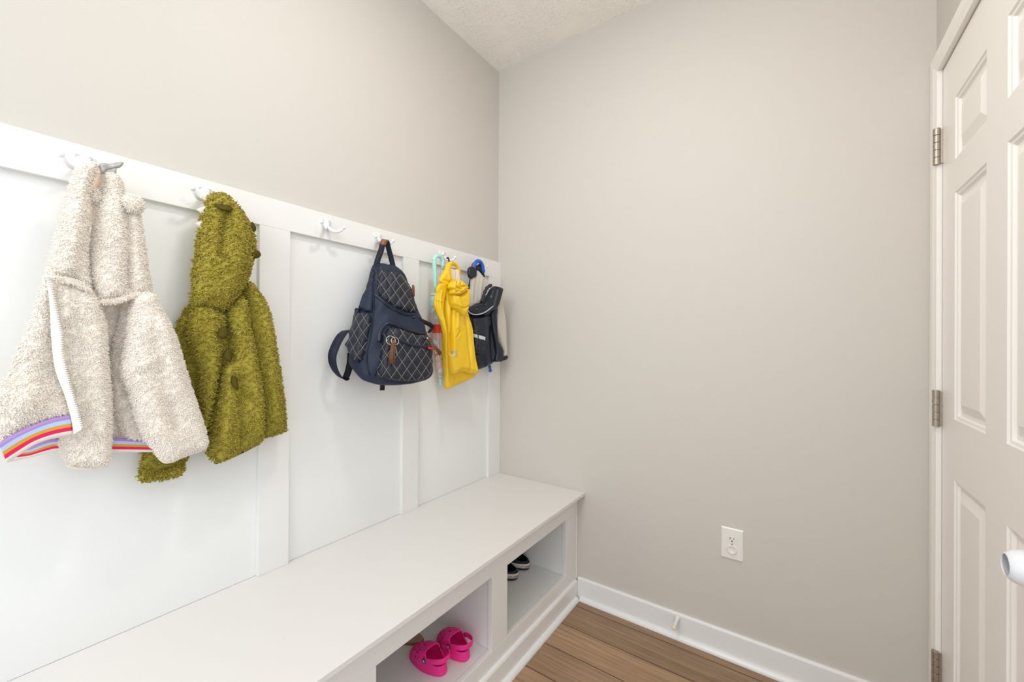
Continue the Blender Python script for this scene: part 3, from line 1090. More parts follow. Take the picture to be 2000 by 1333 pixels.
pompom(pix(259, 399, x=0.118), 0.0170, M_cream, jk, 21)
pompom(pix(188, 386, x=0.084), 0.0150, M_cream, jk, 22)
V, F, nf = puff(Plane((0.058, -1.6, 1.55)), [(184, 330), (200, 340), (200, 420), (178, 440), (168, 420), (172, 360)], 0.008, 0.02)
mesh_obj('hood_lining', V, F, M_hood_shade, jk)
# flattened horn: two folded silver leaves
V, F, nf = puff(Plane((0.105, -1.6, 1.6), -12), [(194, 322), (200, 318.5), (215, 320), (228, 317), (241.5, 317), (237, 326), (225, 330), (208, 333), (203, 339), (196, 336)], 0.007, 0.012, res=0.003, folds=[([(200, 328), (237, 320)], 0.003, -0.003)])
hn = mesh_obj('horn', V, F, M_silver, jk)
V, F, nf = puff(Plane((0.096, -1.6, 1.6), 10), [(203, 330), (228, 328), (227.5, 338), (226, 346), (214, 341), (203, 340)], 0.004, 0.008, res=0.003, smooth=False)
mesh_obj('horn', V, F, M_silver, jk)
# rainbow hem: front flap and the hem round the back
strip_uv('hem_band', at([(-3, 868), (22, 852), (60, 834), (100, 819), (139, 811)], 0.136), at([(14, 905), (40, 888), (70, 869), (105, 857), (144, 849)], 0.132), M_rain, jk)
strip_uv('hem_band', at([(6, 862), (50, 876), (90, 862), (120, 858), (215, 856), (260, 858), (300, 861)], 0.070), at([(14, 904), (55, 895), (90, 886), (120, 881), (215, 884), (260, 884), (300, 884)], 0.070), M_rain, jk)
# zipper: tape with a row of teeth
tl = spline([(90, 541), (93, 560), (97, 600), (100, 660), (106, 714), (115, 745), (126, 772), (138, 815), (144, 849)], 6)
tr_ = spline([(92, 542), (101, 567), (108, 600), (119, 655), (121, 690), (130, 730), (142, 774), (153, 812), (160, 839)], 6)
A, B = np.array(at(tl, 0.138)), np.array(at(tr_, 0.139))
C = 0.5 * (A + B)
V, F = ribbon(C, np.linalg.norm(B - A, axis=1) * 0.5, dirs=B - A, thick=0.0015)
zp = mesh_obj('zipper', V, F, M_zip, jk, smooth=False)
mb = MB()
edge = resample(B, 0.0046)
for i, p in enumerate(edge[:-1]):
    t = edge[i + 1] - p
    t /= np.linalg.norm(t)
    mb.tube([p + np.array((0.001, -0.003, 0)), p + np.array((0.0015, 0.0025, 0.0005))], 0.0014, 6)
o = mb.build('zipper_teeth', M_zip, zp)
# cuff bindings
for nm, ln, x in (('cuff', [(394, 879), (360, 891), (327, 903), (312, 895)], 0.100), ('cuff', [(209, 909), (177, 915), (146, 914), (133, 908)], 0.094)):
    P = spline(np.array(at(ln, x)), 6)
    MB().tube(P, 0.0042, 8).build(nm, M_bind, jk)

# ------------------------------------------------------------------ olive fleece jacket
oj = thing('fleece_jacket', 'olive green curly fleece hooded jacket with dark felt spikes down its back', 'jacket', (0.06, -1.36, 1.58))
OF = dict(density=62000, L=0.0070, rb=0.0019, down=0.25, nrm=0.75, rnd=0.5, curl=0.7, flowk=45)


def olivef(name, x, outline, T, w, **kw):
    a = kw.pop('turn', 0)
    return fleece_obj(name, Plane((x, -1.3, 1.3), a), outline, M_olive, oj, T, w, **{**OF, **kw})


olivef('sleeve', 0.034, [(374, 592), (350, 622), (338, 660), (330, 720), (310, 800), (280, 880), (270, 934), (282, 940), (320, 936), (354, 927), (365, 893), (385, 860), (400, 790), (412, 720), (420, 660), (420, 605)], 0.022, 0.05, seed=31, Tb=0.010,
       folds=[([(380, 640), (395, 740), (385, 830)], 0.016, 0.010), ([(360, 650), (350, 760)], 0.012, -0.008)])
olivef('back', 0.048, [(372, 591), (402, 600), (440, 600), (462, 575), (478, 556), (486, 600), (488, 640), (490, 740), (484, 840), (440, 860), (404, 850), (392, 780), (398, 720), (400, 660)], 0.020, 0.03, seed=32, Tb=0.014)
olivef('body_fold', 0.064, [(384, 597), (432, 610), (436, 640), (430, 690), (424, 725), (412, 790), (402, 850), (392, 860), (388, 800), (384, 730), (372, 680), (366, 640)], 0.030, 0.026, seed=33, Tb=0.014,
       folds=[([(404, 620), (402, 720), (398, 800)], 0.014, 0.008)])
olivef('body_fold', 0.070, [(442, 604), (460, 588), (474, 580), (481, 600), (486, 640), (496, 690), (506, 750), (511, 804), (511, 840), (506, 862), (480, 877), (444, 894), (421, 902), (405, 888), (405, 870), (414, 825), (421, 780), (428, 735), (432, 715), (448, 700), (446, 650)], 0.036, 0.028, seed=34, Tb=0.014,
       folds=[([(468, 600), (480, 720), (492, 840)], 0.014, 0.008), ([(456, 740), (462, 870)], 0.012, -0.010), ([(436, 740), (424, 870)], 0.012, 0.008)])
olivef('sleeve', 0.062, [(476, 560), (484, 549), (507, 577), (522, 609), (531, 654), (535, 680), (543, 715), (553, 780), (557, 835), (554, 844), (535, 849), (511, 853), (507, 830), (506, 790), (501, 745), (492, 690), (482, 640), (476, 600)], 0.032, 0.028, seed=35, Tb=0.018,
       folds=[([(505, 600), (520, 720), (532, 830)], 0.016, 0.006)])
_, oh = olivef('hood', 0.072, [(404, 384), (418, 379), (434, 379), (450, 391), (468, 412), (482, 436), (494, 462), (496, 486), (491, 516), (480, 549), (462, 578), (442, 602), (432, 609), (402, 600), (374, 591), (374, 555), (378, 504), (387, 450), (393, 420), (399, 402)], 0.046, 0.06, seed=36, Tb=0.03,
       folds=[([(440, 410), (428, 440), (420, 500)], 0.010, -0.016), ([(455, 430), (450, 500), (430, 570)], 0.024, 0.010), ([(402, 410), (395, 500), (392, 580)], 0.016, 0.006)])
# cuff seams (rolled hems)
for ln, x in (([(270, 930), (300, 931), (330, 926), (358, 917)], 0.066), ([(513, 846), (535, 842), (556, 834)], 0.080)):
    P = spline(np.array(at(ln, x)), 8)
    m_ = MB().tube(P, 0.006 * np.sqrt(np.maximum(0.0, 1 - np.abs(np.linspace(-1, 1, len(P))) ** 8)) + 1e-5, 8)
    V = np.array(m_.v)
    F = np.array([f[:3] for f in m_.f if len(f) == 4] + [(f[0], f[2], f[3]) for f in m_.f if len(f) == 4])
    X, FF, tint = fur(V, F, len(F), 150000, 0.008, 0.0016, seed=12, down=0.4, nrm=0.6)
    mesh_obj('cuff_hem', np.vstack([V, X]), np.vstack([F, FF + len(V)]), M_olive, oj, tint=np.concatenate([np.full(len(V), .5), tint]))
MB().tube(spline(np.array(at([(421, 905), (445, 896), (480, 880), (507, 864)], 0.074)), 8), 0.004, 8).build('hem_binding', M_felt, oj)


def spike(base, tip, r, flat=0.45, up=(1, 0, 0)):
    b, t = np.array(base), np.array(tip)
    k = np.linspace(0, 1, 8)
    return MB().tube([b + (t - b) * q for q in k], r * np.sqrt(np.maximum(0.0, 1 - k ** 1.6)) + 0.0006, 14, flat, up)


for lf, x, tb in (([(427, 643), (434, 640), (442, 641), (445, 650), (443, 660), (434, 662), (426, 658), (425, 650)], 0.104, 30),
                  ([(441, 683), (448, 682), (452, 690), (452, 703), (450, 708), (441, 704), (435, 698), (437, 690)], 0.106, 25),
                  ([(453, 734), (460, 736), (464, 745), (466, 756), (464, 762), (457, 758), (451, 749), (451, 740)], 0.122, 25)):
    V, F, nf = puff(Plane((x, pix(445, 700, x=x)[1], pix(445, lf[3][1], x=x)[2]), 0, tb), lf, 0.008, 0.012, res=0.003)
    mesh_obj('spike', V, F, M_felt, oj)
spike(pix(436, 404, x=0.105), pix(440, 410, x=0.137), 0.0200, 0.4, (0.2, 0, 1)).build('spike', M_felt, oj)
spike(pix(485, 440, x=0.095), pix(499, 452, x=0.098), 0.0150, 0.6).build('spike', M_felt, oj)
spike(pix(491, 495, x=0.095), pix(510, 498, x=0.098), 0.0150, 0.6).build('spike', M_felt, oj)
for (a, b, c) in (((404, 374), (392, 380), (402, 399)), ((402, 402), (383, 409), (399, 424)), ((398, 428), (381, 437), (394, 450))):
    V, F, nf = puff(Plane((0.078, -1.4, 1.6), -6), [a, b, c, (c[0] + 8, c[1] - 4), (a[0] + 8, a[1] + 2)], 0.003, 0.006, res=0.003, smooth=False)
    mesh_obj('felt_tooth', V, F, M_teeth, oj)

# ------------------------------------------------------------------ navy quilted backpack
M_navy = mat('navy_twill', (0.015, 0.022, 0.046), 0.5, 0.3, bump=0.25, bscale=700)
M_navy_strap = mat('navy_webbing', (0.011, 0.015, 0.030), 0.6, 0.3, bump=0.3, bscale=900)
M_black_web = mat('black_webbing', (0.008, 0.008, 0.010), 0.6, 0.3)
M_zipnavy = mat('navy_zipper_tape', (0.012, 0.018, 0.038), 0.4, 0.5)
M_leather = mat('brown_leather', (0.27, 0.105, 0.045), 0.42, 0.5, noise=0.3, nscale=60)
M_tassel = mat('brown_suede_tassel', (0.20, 0.085, 0.042), 0.7, 0.3, noise=0.3, nscale=120)
M_gold = mat('gold_ring_metal', (0.80, 0.68, 0.50), 0.22, 0.5, metallic=1.0)
M_steel = mat('polished_steel', (0.75, 0.75, 0.74), 0.2, 0.5, metallic=1.0)
M_red = mat('red_fabric_tag', (0.70, 0.03, 0.035), 0.6, 0.3)


def quilt_mat():
    m = bpy.data.materials.new('navy_diamond_quilting')
    m.use_nodes = True
    nt = m.node_tree
    b = nt.nodes['Principled BSDF']
    b.inputs['Roughness'].default_value = 0.5
    b.inputs['Specular IOR Level'].default_value = 0.4
    uv = nt.nodes.new('ShaderNodeUVMap')
    sp = nt.nodes.new('ShaderNodeSeparateXYZ')
    nt.links.new(uv.outputs['UV'], sp.inputs[0])

    def M(op, a, bb=None):
        n = nt.nodes.new('ShaderNodeMath')
        n.operation = op
        for i, q in enumerate((a, bb)):
            if q is None:
                continue
            if isinstance(q, (int, float)):
                n.inputs[i].default_value = q
            else:
                nt.links.new(q, n.inputs[i])
        return n.outputs[0]
    k = PI / 0.043
    s1 = M('ABSOLUTE', M('SINE', M('MULTIPLY', M('ADD', M('MULTIPLY', sp.outputs['X'], 0.95), M('MULTIPLY', sp.outputs['Y'], 0.85)), k)))
    s2 = M('ABSOLUTE', M('SINE', M('MULTIPLY', M('SUBTRACT', M('MULTIPLY', sp.outputs['X'], 0.95), M('MULTIPLY', sp.outputs['Y'], 0.85)), k)))
    mn = M('MINIMUM', s1, s2)
    line = M('LESS_THAN', mn, 0.055)
    mx = nt.nodes.new('ShaderNodeMix')
    mx.data_type = 'RGBA'
    mx.inputs['A'].default_value = (0.011, 0.015, 0.030, 1)
    mx.inputs['B'].default_value = (0.52, 0.44, 0.34, 1)
    nt.links.new(line, mx.inputs['Factor'])
    nt.links.new(mx.outputs['Result'], b.inputs['Base Color'])
    bp = nt.nodes.new('ShaderNodeBump')
    bp.inputs['Strength'].default_value = 0.9
    bp.inputs['Distance'].default_value = 0.006
    nt.links.new(M('POWER', mn, 0.5), bp.inputs['Height'])
    nt.links.new(bp.outputs['Normal'], b.inputs['Normal'])
    return m


M_quilt = quilt_mat()
bp_ = thing('backpack', 'navy quilted backpack with tan stitching hanging by its leather-wrapped top handle', 'backpack', (0.03, -0.81, 1.53))
BT = np.array([  # z at the back, yc, half width, back x, depth, forward droop
    (1.537, -0.799, 0.022, 0.044, 0.022, 0.10), (1.533, -0.799, 0.042, 0.036, 0.050, 0.12), (1.510, -0.798, 0.061, 0.032, 0.075, 0.15), (1.458, -0.797, 0.084, 0.030, 0.100, 0.22),
    (1.392, -0.796, 0.110, 0.028, 0.124, 0.30), (1.325, -0.799, 0.136, 0.026, 0.148, 0.36), (1.255, -0.804, 0.156, 0.026, 0.168, 0.42), (1.195, -0.808, 0.162, 0.026, 0.178, 0.45),
    (1.162, -0.810, 0.152, 0.032, 0.166, 0.46), (1.146, -0.816, 0.124, 0.045, 0.132, 0.46), (1.140, -0.816, 0.08, 0.06, 0.085, 0.46)])


def bag_body():
    n = 72
    vs, fs = [], []
    rows = spline(BT, 6)
    for i, (z, yc, hw, xb, d, dr) in enumerate(rows):
        for j in range(n):
            a = 2 * PI * j / n
            ca, sa = math.cos(a), math.sin(a)
            e = 2 / 2.9
            x = xb + d / 2 + d / 2 * math.copysign(abs(ca) ** e, ca)
            y = yc + hw * math.copysign(abs(sa) ** e, sa)
            wob = 0.0030 * math.sin(5 * a + z * 40) + 0.0024 * math.sin(9 * a - z * 75)
            vs.append((max(0.022, x + wob * ca), y + wob * sa, z - dr * (x - 0.03)))
    m = len(rows)
    for i in range(m - 1):
        for j in range(n):
            fs.append((i * n + j, (i + 1) * n + j, (i + 1) * n + (j + 1) % n, i * n + (j + 1) % n))
    fs.append(tuple(range(n)))
    fs.append(tuple(range((m - 1) * n + n - 1, (m - 1) * n - 1, -1)))
    return MB().add(vs, fs, True)


bb = bag_body()
body = bb.build('body', M_navy, bp_)
BV = BVHTree.FromPolygons([Vector(v) for v in bb.v], bb.f)


def uv_xy(o, sx=1.0):
    me = o.data
    l = me.uv_layers.new(name='UVMap')
    for lp in me.loops:
        c = me.vertices[lp.vertex_index].co + o.location + (o.parent.location if o.parent else Vector())
        l.data[lp.index].uv = ((c.x + c.y) * sx, c.z)


def sewn(name, outline, material, off, bulge, wpx, res=4.5, bv=None, par=None, **kw):
    V, F = patch(bv or BV, outline, res, off, bulge, wpx, **kw)
    o = mesh_obj(name, V, F, material, par or bp_)
    return o, (V, F)


tp, _ = sewn('top_flap', [(735, 519), (746, 527), (765, 530), (779, 533), (794, 548), (803, 566), (813, 590), (821, 610), (798, 612), (779, 606), (757, 592), (742, 582), (733, 573), (735, 548)], M_quilt, 0.002, 0.009, 9,
             folds=[([(752, 535), (760, 560), (756, 580)], 5, -0.5), ([(775, 540), (790, 575)], 6, 0.3)])
uv_xy(tp)
fp, fpm = sewn('front_pocket', [(731, 733), (739, 706), (742, 669), (749, 648), (761, 638), (779, 643), (803, 651), (826, 655), (840, 655), (847, 669), (848, 684), (843, 704), (838, 730), (824, 742), (803, 747), (770, 746), (745, 741)], M_quilt, 0.003, 0.024, 16)
uv_xy(fp)
sp_, spm = sewn('side_pocket', [(692, 601), (700, 598), (704, 609), (728, 617), (727, 634), (718, 676), (707, 708), (697, 711), (687, 697), (679, 684), (678, 662), (685, 634), (689, 612)], M_quilt, 0.003, 0.020, 9,
              folds=[([(698, 612), (688, 660)], 5, -0.3)])
uv_xy(sp_)
sd, _ = sewn('shoulder_strap', [(722, 519), (734, 528), (731, 564), (728, 612), (703, 607), (695, 598), (706, 562), (715, 533)], M_navy, 0.002, 0.012, 8)
ALL = bvh_of((np.array(bb.v), [f[:3] for f in bb.f] + [(f[0], f[2], f[3]) for f in bb.f if len(f) == 4]), (fpm[0], [f for f in fpm[1] if len(f) == 3]), (spm[0], [f for f in spm[1] if len(f) == 3]))


def zipper(line, name='zipper', w=0.0052):
    P, N = on_line(ALL, line, 0.002)
    V, F = ribbon(P, w, N=N, thick=0.0014)
    o = mesh_obj(name, V, F, M_zipnavy, bp_)
    MB().tube(P + N * 0.0016, 0.0017, 8).build('zipper_coil', M_zipnavy, o)
    return P, N


zipper([(731, 576), (742, 583), (758, 597), (779, 609), (798, 614), (823, 611)], w=0.006)
zipper([(741, 668), (743, 648), (751, 636), (761, 632), (779, 638), (803, 647), (826, 653), (842, 654)], w=0.007)
zipper([(759, 653), (770, 661), (789, 669), (807, 675), (833, 678), (847, 679)], w=0.005)


def seam(line, name='piping'):
    P, N = on_line(ALL, line, 0.001)
    MB().tube(P, 0.0024, 8).build(name, M_navy_strap, bp_)


seam([(731, 576), (729, 620), (724, 660), (716, 700), (722, 733)])
# handle with a leather grip
ht = pix(753, 471, x=RAIL + 0.044)
hp_ = np.array([pix(735, 520, x=0.062), pix(738, 507, x=0.064), pix(744, 490, x=0.065), pix(748, 476, x=0.065), pix(751.5, 470, x=0.064), pix(755, 471, x=0.060), pix(758, 482, x=0.055), pix(764, 505, x=0.052), pix(770, 530, x=0.055)])
hs = spline(hp_, 8)
V, F = ribbon(hs, 0.0105, dirs=(0.55, 0.83, -0.1), thick=0.0016)
hd = mesh_obj('handle', V, F, M_navy_strap, bp_)
i0, i1 = 22, 38
g = hs[i0:i1]
V, F = ribbon(g, 0.0118, dirs=(0.55, 0.83, -0.1), thick=0.0028)
mesh_obj('leather_grip', V, F, M_leather, hd)
# loose webbing of the shoulder strap
lp_ = spline(np.array([pix(676, 646, x=0.045), pix(667, 655, x=0.055), pix(656, 674, x=0.066), pix(649, 695, x=0.070), pix(651, 715, x=0.068), pix(660, 732, x=0.064), pix(671, 741, x=0.060), pix(679, 738, x=0.055)]), 8)
tt = np.linspace(0, 1, len(lp_))[:, None]
dd = np.array([[0.75, 0.60, 0.10]]) * (1 - tt) + np.array([[0.80, 0.35, -0.5]]) * tt
V, F = ribbon(lp_, np.interp(tt[:, 0], [0, 0.15, 0.6, 1], [0.014, 0.016, 0.014, 0.010]), dirs=dd, thick=0.001)
lw = mesh_obj('webbing_strap', V, F, M_navy_strap, bp_)
V, F = ribbon(spline(np.array([pix(685, 690, x=0.04), pix(684, 708, x=0.048), pix(680, 726, x=0.054), pix(675, 739, x=0.057)]), 6), 0.0115, dirs=(0.75, 0.62, 0.0), thick=0.0018)
mesh_obj('strap_end', V, F, M_black_web, lw)
V, F = ribbon(np.array([pix(747, 744, x=0.11), pix(747, 753, x=0.11), pix(746.5, 763, x=0.11)]), 0.0085, dirs=(0.6, 0.8, 0), thick=0.0016)
mesh_obj('bottom_strap', V, F, M_black_web, bp_)
a0 = cast(ALL, 817, 624)[0]
V, F = ribbon(spline(np.array([a0 - (0.004, 0, 0), pix(830, 630, x=a0[0] - 0.01), pix(842, 636, x=a0[0] - 0.012), pix(845, 643, x=a0[0] - 0.012), pix(838, 647, x=a0[0] - 0.015)]), 5), 0.0085, dirs=(0.35, 0.35, 0.85), thick=0.003)
mesh_obj('side_strap', V, F, M_black_web, bp_)


def torus(c, R, r, n1, n2, material, parent, name):
    """ring in the plane spanned by n1, n2"""
    pts = [np.array(c) + R * (math.cos(t) * np.array(n1) + math.sin(t) * np.array(n2)) for t in np.linspace(0, 2 * PI, 37)]
    return MB().tube(pts, r, 8, cap=False).build(name, material, parent)


def tassel(p0, p1, r, name='zipper_tassel', par=None):
    p0, p1 = np.array(p0), np.array(p1)
    d = p1 - p0
    L = np.linalg.norm(d)
    d = d / L
    mb = MB().lathe([(r * 0.5, 0), (r * 0.95, 0.003), (r * 0.95, L * 0.22), (r * 0.7, L * 0.25)], p0, d, 14)
    e = np.cross(d, (0.3, 0.5, 0.8))
    e /= np.linalg.norm(e)
    e2 = np.cross(d, e)
    for k in range(11):
        a = 2 * PI * k / 11 * 1.0
        q = (0.35 + 0.65 * (k % 3) / 2) * r
        o1 = e * math.cos(a) * q + e2 * math.sin(a) * q
        mb.tube([p0 + d * L * 0.22 + o1 * 0.8, p0 + d * L * 0.6 + o1 * 1.15, p0 + d * L * (0.93 + 0.07 * ((k * 7) % 5) / 4) + o1 * 1.45], 0.0019, 6)
    return mb.build(name, M_tassel, par or bp_)


for u0, v0, u1, v1, rr in ((801, 560, 806, 580, 0.0042), (841, 655, 861, 693, 0.0050)):
    P0, N0 = cast(ALL, u0, v0)
    a = P0 + N0 * 0.012 + np.array((0.004, 0, 0))
    o = tassel(a, pix(u1, v1, x=a[0] + 0.010), rr)
    MB().tube([a - N0 * 0.006, a + N0 * 0.001], 0.0032, 10).build('zipper_pull', M_gold, o)
# key rings with a tassel and a short chain on the front pocket
P0, N0 = cast(ALL, 763, 664)
for (u, v, rpx, m_) in ((761.6, 667, 8.6, M_steel), (768.5, 668.5, 7.2, M_gold)):
    P1, N1 = cast(ALL, u, v)
    e = np.cross((0, 0, 1.0), N1)
    e /= np.linalg.norm(e)
    c = P1 + N1 * (0.010 if m_ is M_steel else 0.013)
    torus(c, rpx * 0.00183, 0.0010, e, np.cross(N1, e), m_, bp_, 'key_ring')
c0, n0 = cast(ALL, 766, 667)
c1, n1 = cast(ALL, 762, 714)
tassel(c0 + n0 * 0.014, c1 + n1 * 0.007, 0.0062)
mb = MB()
for k in range(6):
    q = cast(ALL, 770 + 0.4 * k, 678 + 2.4 * k)
    c = q[0] + q[1] * 0.007
    pts = [c + 0.0022 * (math.cos(t) * np.array((0, 1.0, 0) if k % 2 else (1.0, 0, 0)) + math.sin(t) * np.array((0, 0, 1.0))) for t in np.linspace(0, 2 * PI, 13)]
    mb.tube(pts, 0.0006, 6, cap=False)
mb.build('chain', M_gold, bp_)
q0 = cast(ALL, 836, 680)[0]
P = np.array([pix(u_, v_, x=q0[0] + 0.008) for u_, v_ in ((836, 680), (842, 681), (848, 682), (852, 681))])
V, F = ribbon(P, 0.0034, dirs=(0, 0, 1.0), thick=0.0012)
mesh_obj('red_tag', V, F, M_red, bp_)

# ------------------------------------------------------------------ clear umbrella with a mint crook handle
M_mint = mat('mint_plastic', (0.42, 0.74, 0.70), 0.25, 0.5)
M_shaft = mat('steel_shaft', (0.6, 0.6, 0.6), 0.25, 0.5, metallic=1.0)


def clear_mat(name):
    """clear vinyl with scattered red and pale blue printed motifs"""
    m = bpy.data.materials.new(name)
    m.use_nodes = True
    nt = m.node_tree
    b = nt.nodes['Principled BSDF']
    b.inputs['Roughness'].default_value = 0.12
    b.inputs['Specular IOR Level'].default_value = 0.7
    tc = nt.nodes.new('ShaderNodeTexCoord')
    def M(op, a, bb=None):
        n = nt.nodes.new('ShaderNodeMath')
        n.operation = op
        for q, vv in enumerate((a, bb)):
            if vv is None:
                continue
            if isinstance(vv, (int, float)):
                n.inputs[q].default_value = vv
            else:
                nt.links.new(vv, n.inputs[q])
        return n.outputs[0]
    sp = nt.nodes.new('ShaderNodeSeparateXYZ')
    nt.links.new(tc.outputs['Object'], sp.inputs[0])
    col, alp = None, None
    last_c, last_a = (0.86, 0.78, 0.76, 1), 0.38
    # printed rows repeat down the panels: pale blue rows and red rows, broken up into motifs
    for seed, zc, cut, sc, lo, c, a in ((0.0, 1.358, 0.35, 30, 0.46, (0.50, 0.76, 0.80, 1), 0.75), (7.7, 1.390, -0.2, 17, 0.56, (0.86, 0.52, 0.50, 1), 0.6), (3.1, 1.422, 0.62, 34, 0.40, (0.66, 0.03, 0.02, 1), 0.95)):
        mp = nt.nodes.new('ShaderNodeMapping')
        mp.inputs['Location'].default_value = (seed, seed * 0.7, seed * 1.3)
        nt.links.new(tc.outputs['Object'], mp.inputs['Vector'])
        nz = nt.nodes.new('ShaderNodeTexNoise')
        nz.inputs['Scale'].default_value = sc
        nz.inputs['Detail'].default_value = 0.0
        nt.links.new(mp.outputs['Vector'], nz.inputs['Vector'])
        row = M('GREATER_THAN', M('COSINE', M('MULTIPLY', M('SUBTRACT', sp.outputs['Z'], zc), 2 * PI / 0.129)), cut)
        fac = M('MULTIPLY', row, M('GREATER_THAN', nz.outputs['Fac'], lo))
        mc = nt.nodes.new('ShaderNodeMix')
        mc.data_type = 'RGBA'
        mf = nt.nodes.new('ShaderNodeMix')
        for mm in (mc, mf):
            nt.links.new(fac, mm.inputs['Factor'])
        mc.inputs['B'].default_value = c
        mf.inputs[3].default_value = a
        if col is None:
            mc.inputs['A'].default_value = last_c
            mf.inputs[2].default_value = last_a
        else:
            nt.links.new(col, mc.inputs['A'])
            nt.links.new(alp, mf.inputs[2])
        col, alp = mc.outputs['Result'], mf.outputs[0]
    nt.links.new(col, b.inputs['Base Color'])
    nt.links.new(alp, b.inputs['Alpha'])
    return m


M_clear = clear_mat('printed_clear_vinyl')
M_ribs = mat('white_coated_rib', (0.75, 0.75, 0.75), 0.3, 0.4)
M_vinylband = mat('grey_mint_vinyl', (0.44, 0.58, 0.57), 0.3, 0.5)


def umbrella(name, label, top, tip, cx, hand_m, can_m, band_m, rtop, jr, group=None):
    """crook-handled umbrella hanging head down: top = straight part of the crook, tip = ferrule end"""
    top, tip = np.array(top, float), np.array(tip, float)
    d = (tip - top)
    L = np.linalg.norm(d)
    d /= L
    u = thing(name, label, 'umbrella', tuple(top), group)
    side = np.array((0.0, 1.0, 0.0))
    side -= d * (side @ d)
    side /= np.linalg.norm(side)
    pts = [top + d * 0.125, top + d * 0.06, top]
    for t in np.linspace(0.15, PI, 12):
        pts.append(top + side * jr * (1 - math.cos(t)) - d * jr * math.sin(t) * 1.05)
    pts.append(top + side * 2 * jr + d * 0.022)
    MB().tube(spline(np.array(pts), 3), 0.0092, 16).ball(pts[-1], 0.0092, 16).build('handle', hand_m, u)
    MB().tube([top + d * 0.12, top + d * (L - 0.03)], 0.0035, 10).build('shaft', M_shaft, u)
    h0 = 0.145
    e1 = np.cross(d, (1, 0, 0))
    e1 /= np.linalg.norm(e1)
    e2 = np.cross(d, e1)
    rn = MB().lathe([(0.006, h0 - 0.012), (0.016, h0 - 0.010), (0.018, h0), (0.012, h0 + 0.006)], top, d, 20)
    for k in range(8):
        a = 2 * PI * k / 8
        rn.ball(top + d * (h0 - 0.006) + (e1 * math.cos(a) + e2 * math.sin(a)) * 0.0195, 0.0042, 10)
    rn.build('rib_tips', hand_m, u)
    n = 64
    prof = [(0.0, 0.72), (0.04, 0.95), (0.10, 1.05), (0.25, 1.0), (0.5, 0.85), (0.75, 0.62), (0.92, 0.40), (1.0, 0.20)]

    def canopy(t0, t1, off):
        vs, fs = [], []
        rows = np.linspace(t0, t1, 40)
        for t in rows:
            rad = np.interp(t, [p[0] for p in prof], [p[1] for p in prof]) * rtop
            for j in range(n):
                a = 2 * PI * j / n
                rr = rad * (0.80 + 0.20 * abs(math.cos(4 * a + 1.2 * t))) + off
                vs.append(top + d * (h0 + t * (L - h0 - 0.03)) + (e1 * math.cos(a + 0.8 * t) + e2 * math.sin(a + 0.8 * t)) * rr)
        for i in range(39):
            for j in range(n):
                fs.append((i * n + j, i * n + (j + 1) % n, (i + 1) * n + (j + 1) % n, (i + 1) * n + j))
        return MB().add(vs, fs, True)
    canopy(0.0, 1.0, 0).build('canopy', can_m, u)
    canopy(0.0, 0.115, 0.0008).build('canopy_band', band_m, u)
    rb = MB()
    for k in range(8):
        a = 2 * PI * k / 8 + 0.39
        pp = []
        for t in np.linspace(0, 1, 10):
            rad = np.interp(t, [p[0] for p in prof], [p[1] for p in prof]) * rtop * 0.72
            pp.append(top + d * (h0 + t * (L - h0 - 0.03)) + (e1 * math.cos(a + 0.8 * t) + e2 * math.sin(a + 0.8 * t)) * rad)
        rb.tube(pp, 0.0011, 6)
    rb.build('ribs', M_ribs, u)
    MB().lathe([(0.006, L - 0.036), (0.0085, L - 0.028), (0.007, L - 0.018), (0.0085, L - 0.010), (0.0085, L - 0.003), (0.004, L)], top, d, 18).build('tip', hand_m, u)
    return u


umbrella('umbrella', 'folded clear umbrella with mint crook handle beside the yellow raincoat', pix(848, 512, x=0.078), pix(861, 755, x=0.046), None, M_mint, M_clear, M_vinylband, 0.0290, 0.026)
M_blue = mat('royal_blue_plastic', (0.02, 0.12, 0.55), 0.25, 0.5)
M_blackfab = mat('black_umbrella_cloth', (0.010, 0.010, 0.012), 0.6, 0.3)
ub = umbrella('umbrella', 'folded dark umbrella with royal blue crook handle behind the navy raincoat', pix(926, 527, x=0.074), pix(958, 727, x=0.040), None, M_blue, M_blackfab, M_blackfab, 0.015, 0.034)

# ------------------------------------------------------------------ yellow raincoat
M_yel = mat('yellow_rubberised_cloth', (0.83, 0.53, 0.012), 0.32, 0.45, bump=0.15, bscale=25)
M_lin = mat('cream_cotton_lining', (0.80, 0.70, 0.58), 0.85, 0.2)
M_refl = mat('grey_reflective_print', (0.40, 0.46, 0.55), 0.35, 0.5, metallic=0.3)
yc = thing('raincoat', 'small yellow raincoat hanging by its hood beside the clear umbrella', 'raincoat', (0.09, -0.43, 1.60))


def yel(name, x, outline, T, w, material=None, turn=5, parent=yc, **kw):
    kw.setdefault('res', 0.006)
    V, F, nf = puff(Plane((x, -0.42, 1.3), turn), outline, T, w, **kw)
    return mesh_obj(name, V, F, material or M_yel, parent), (V, F)


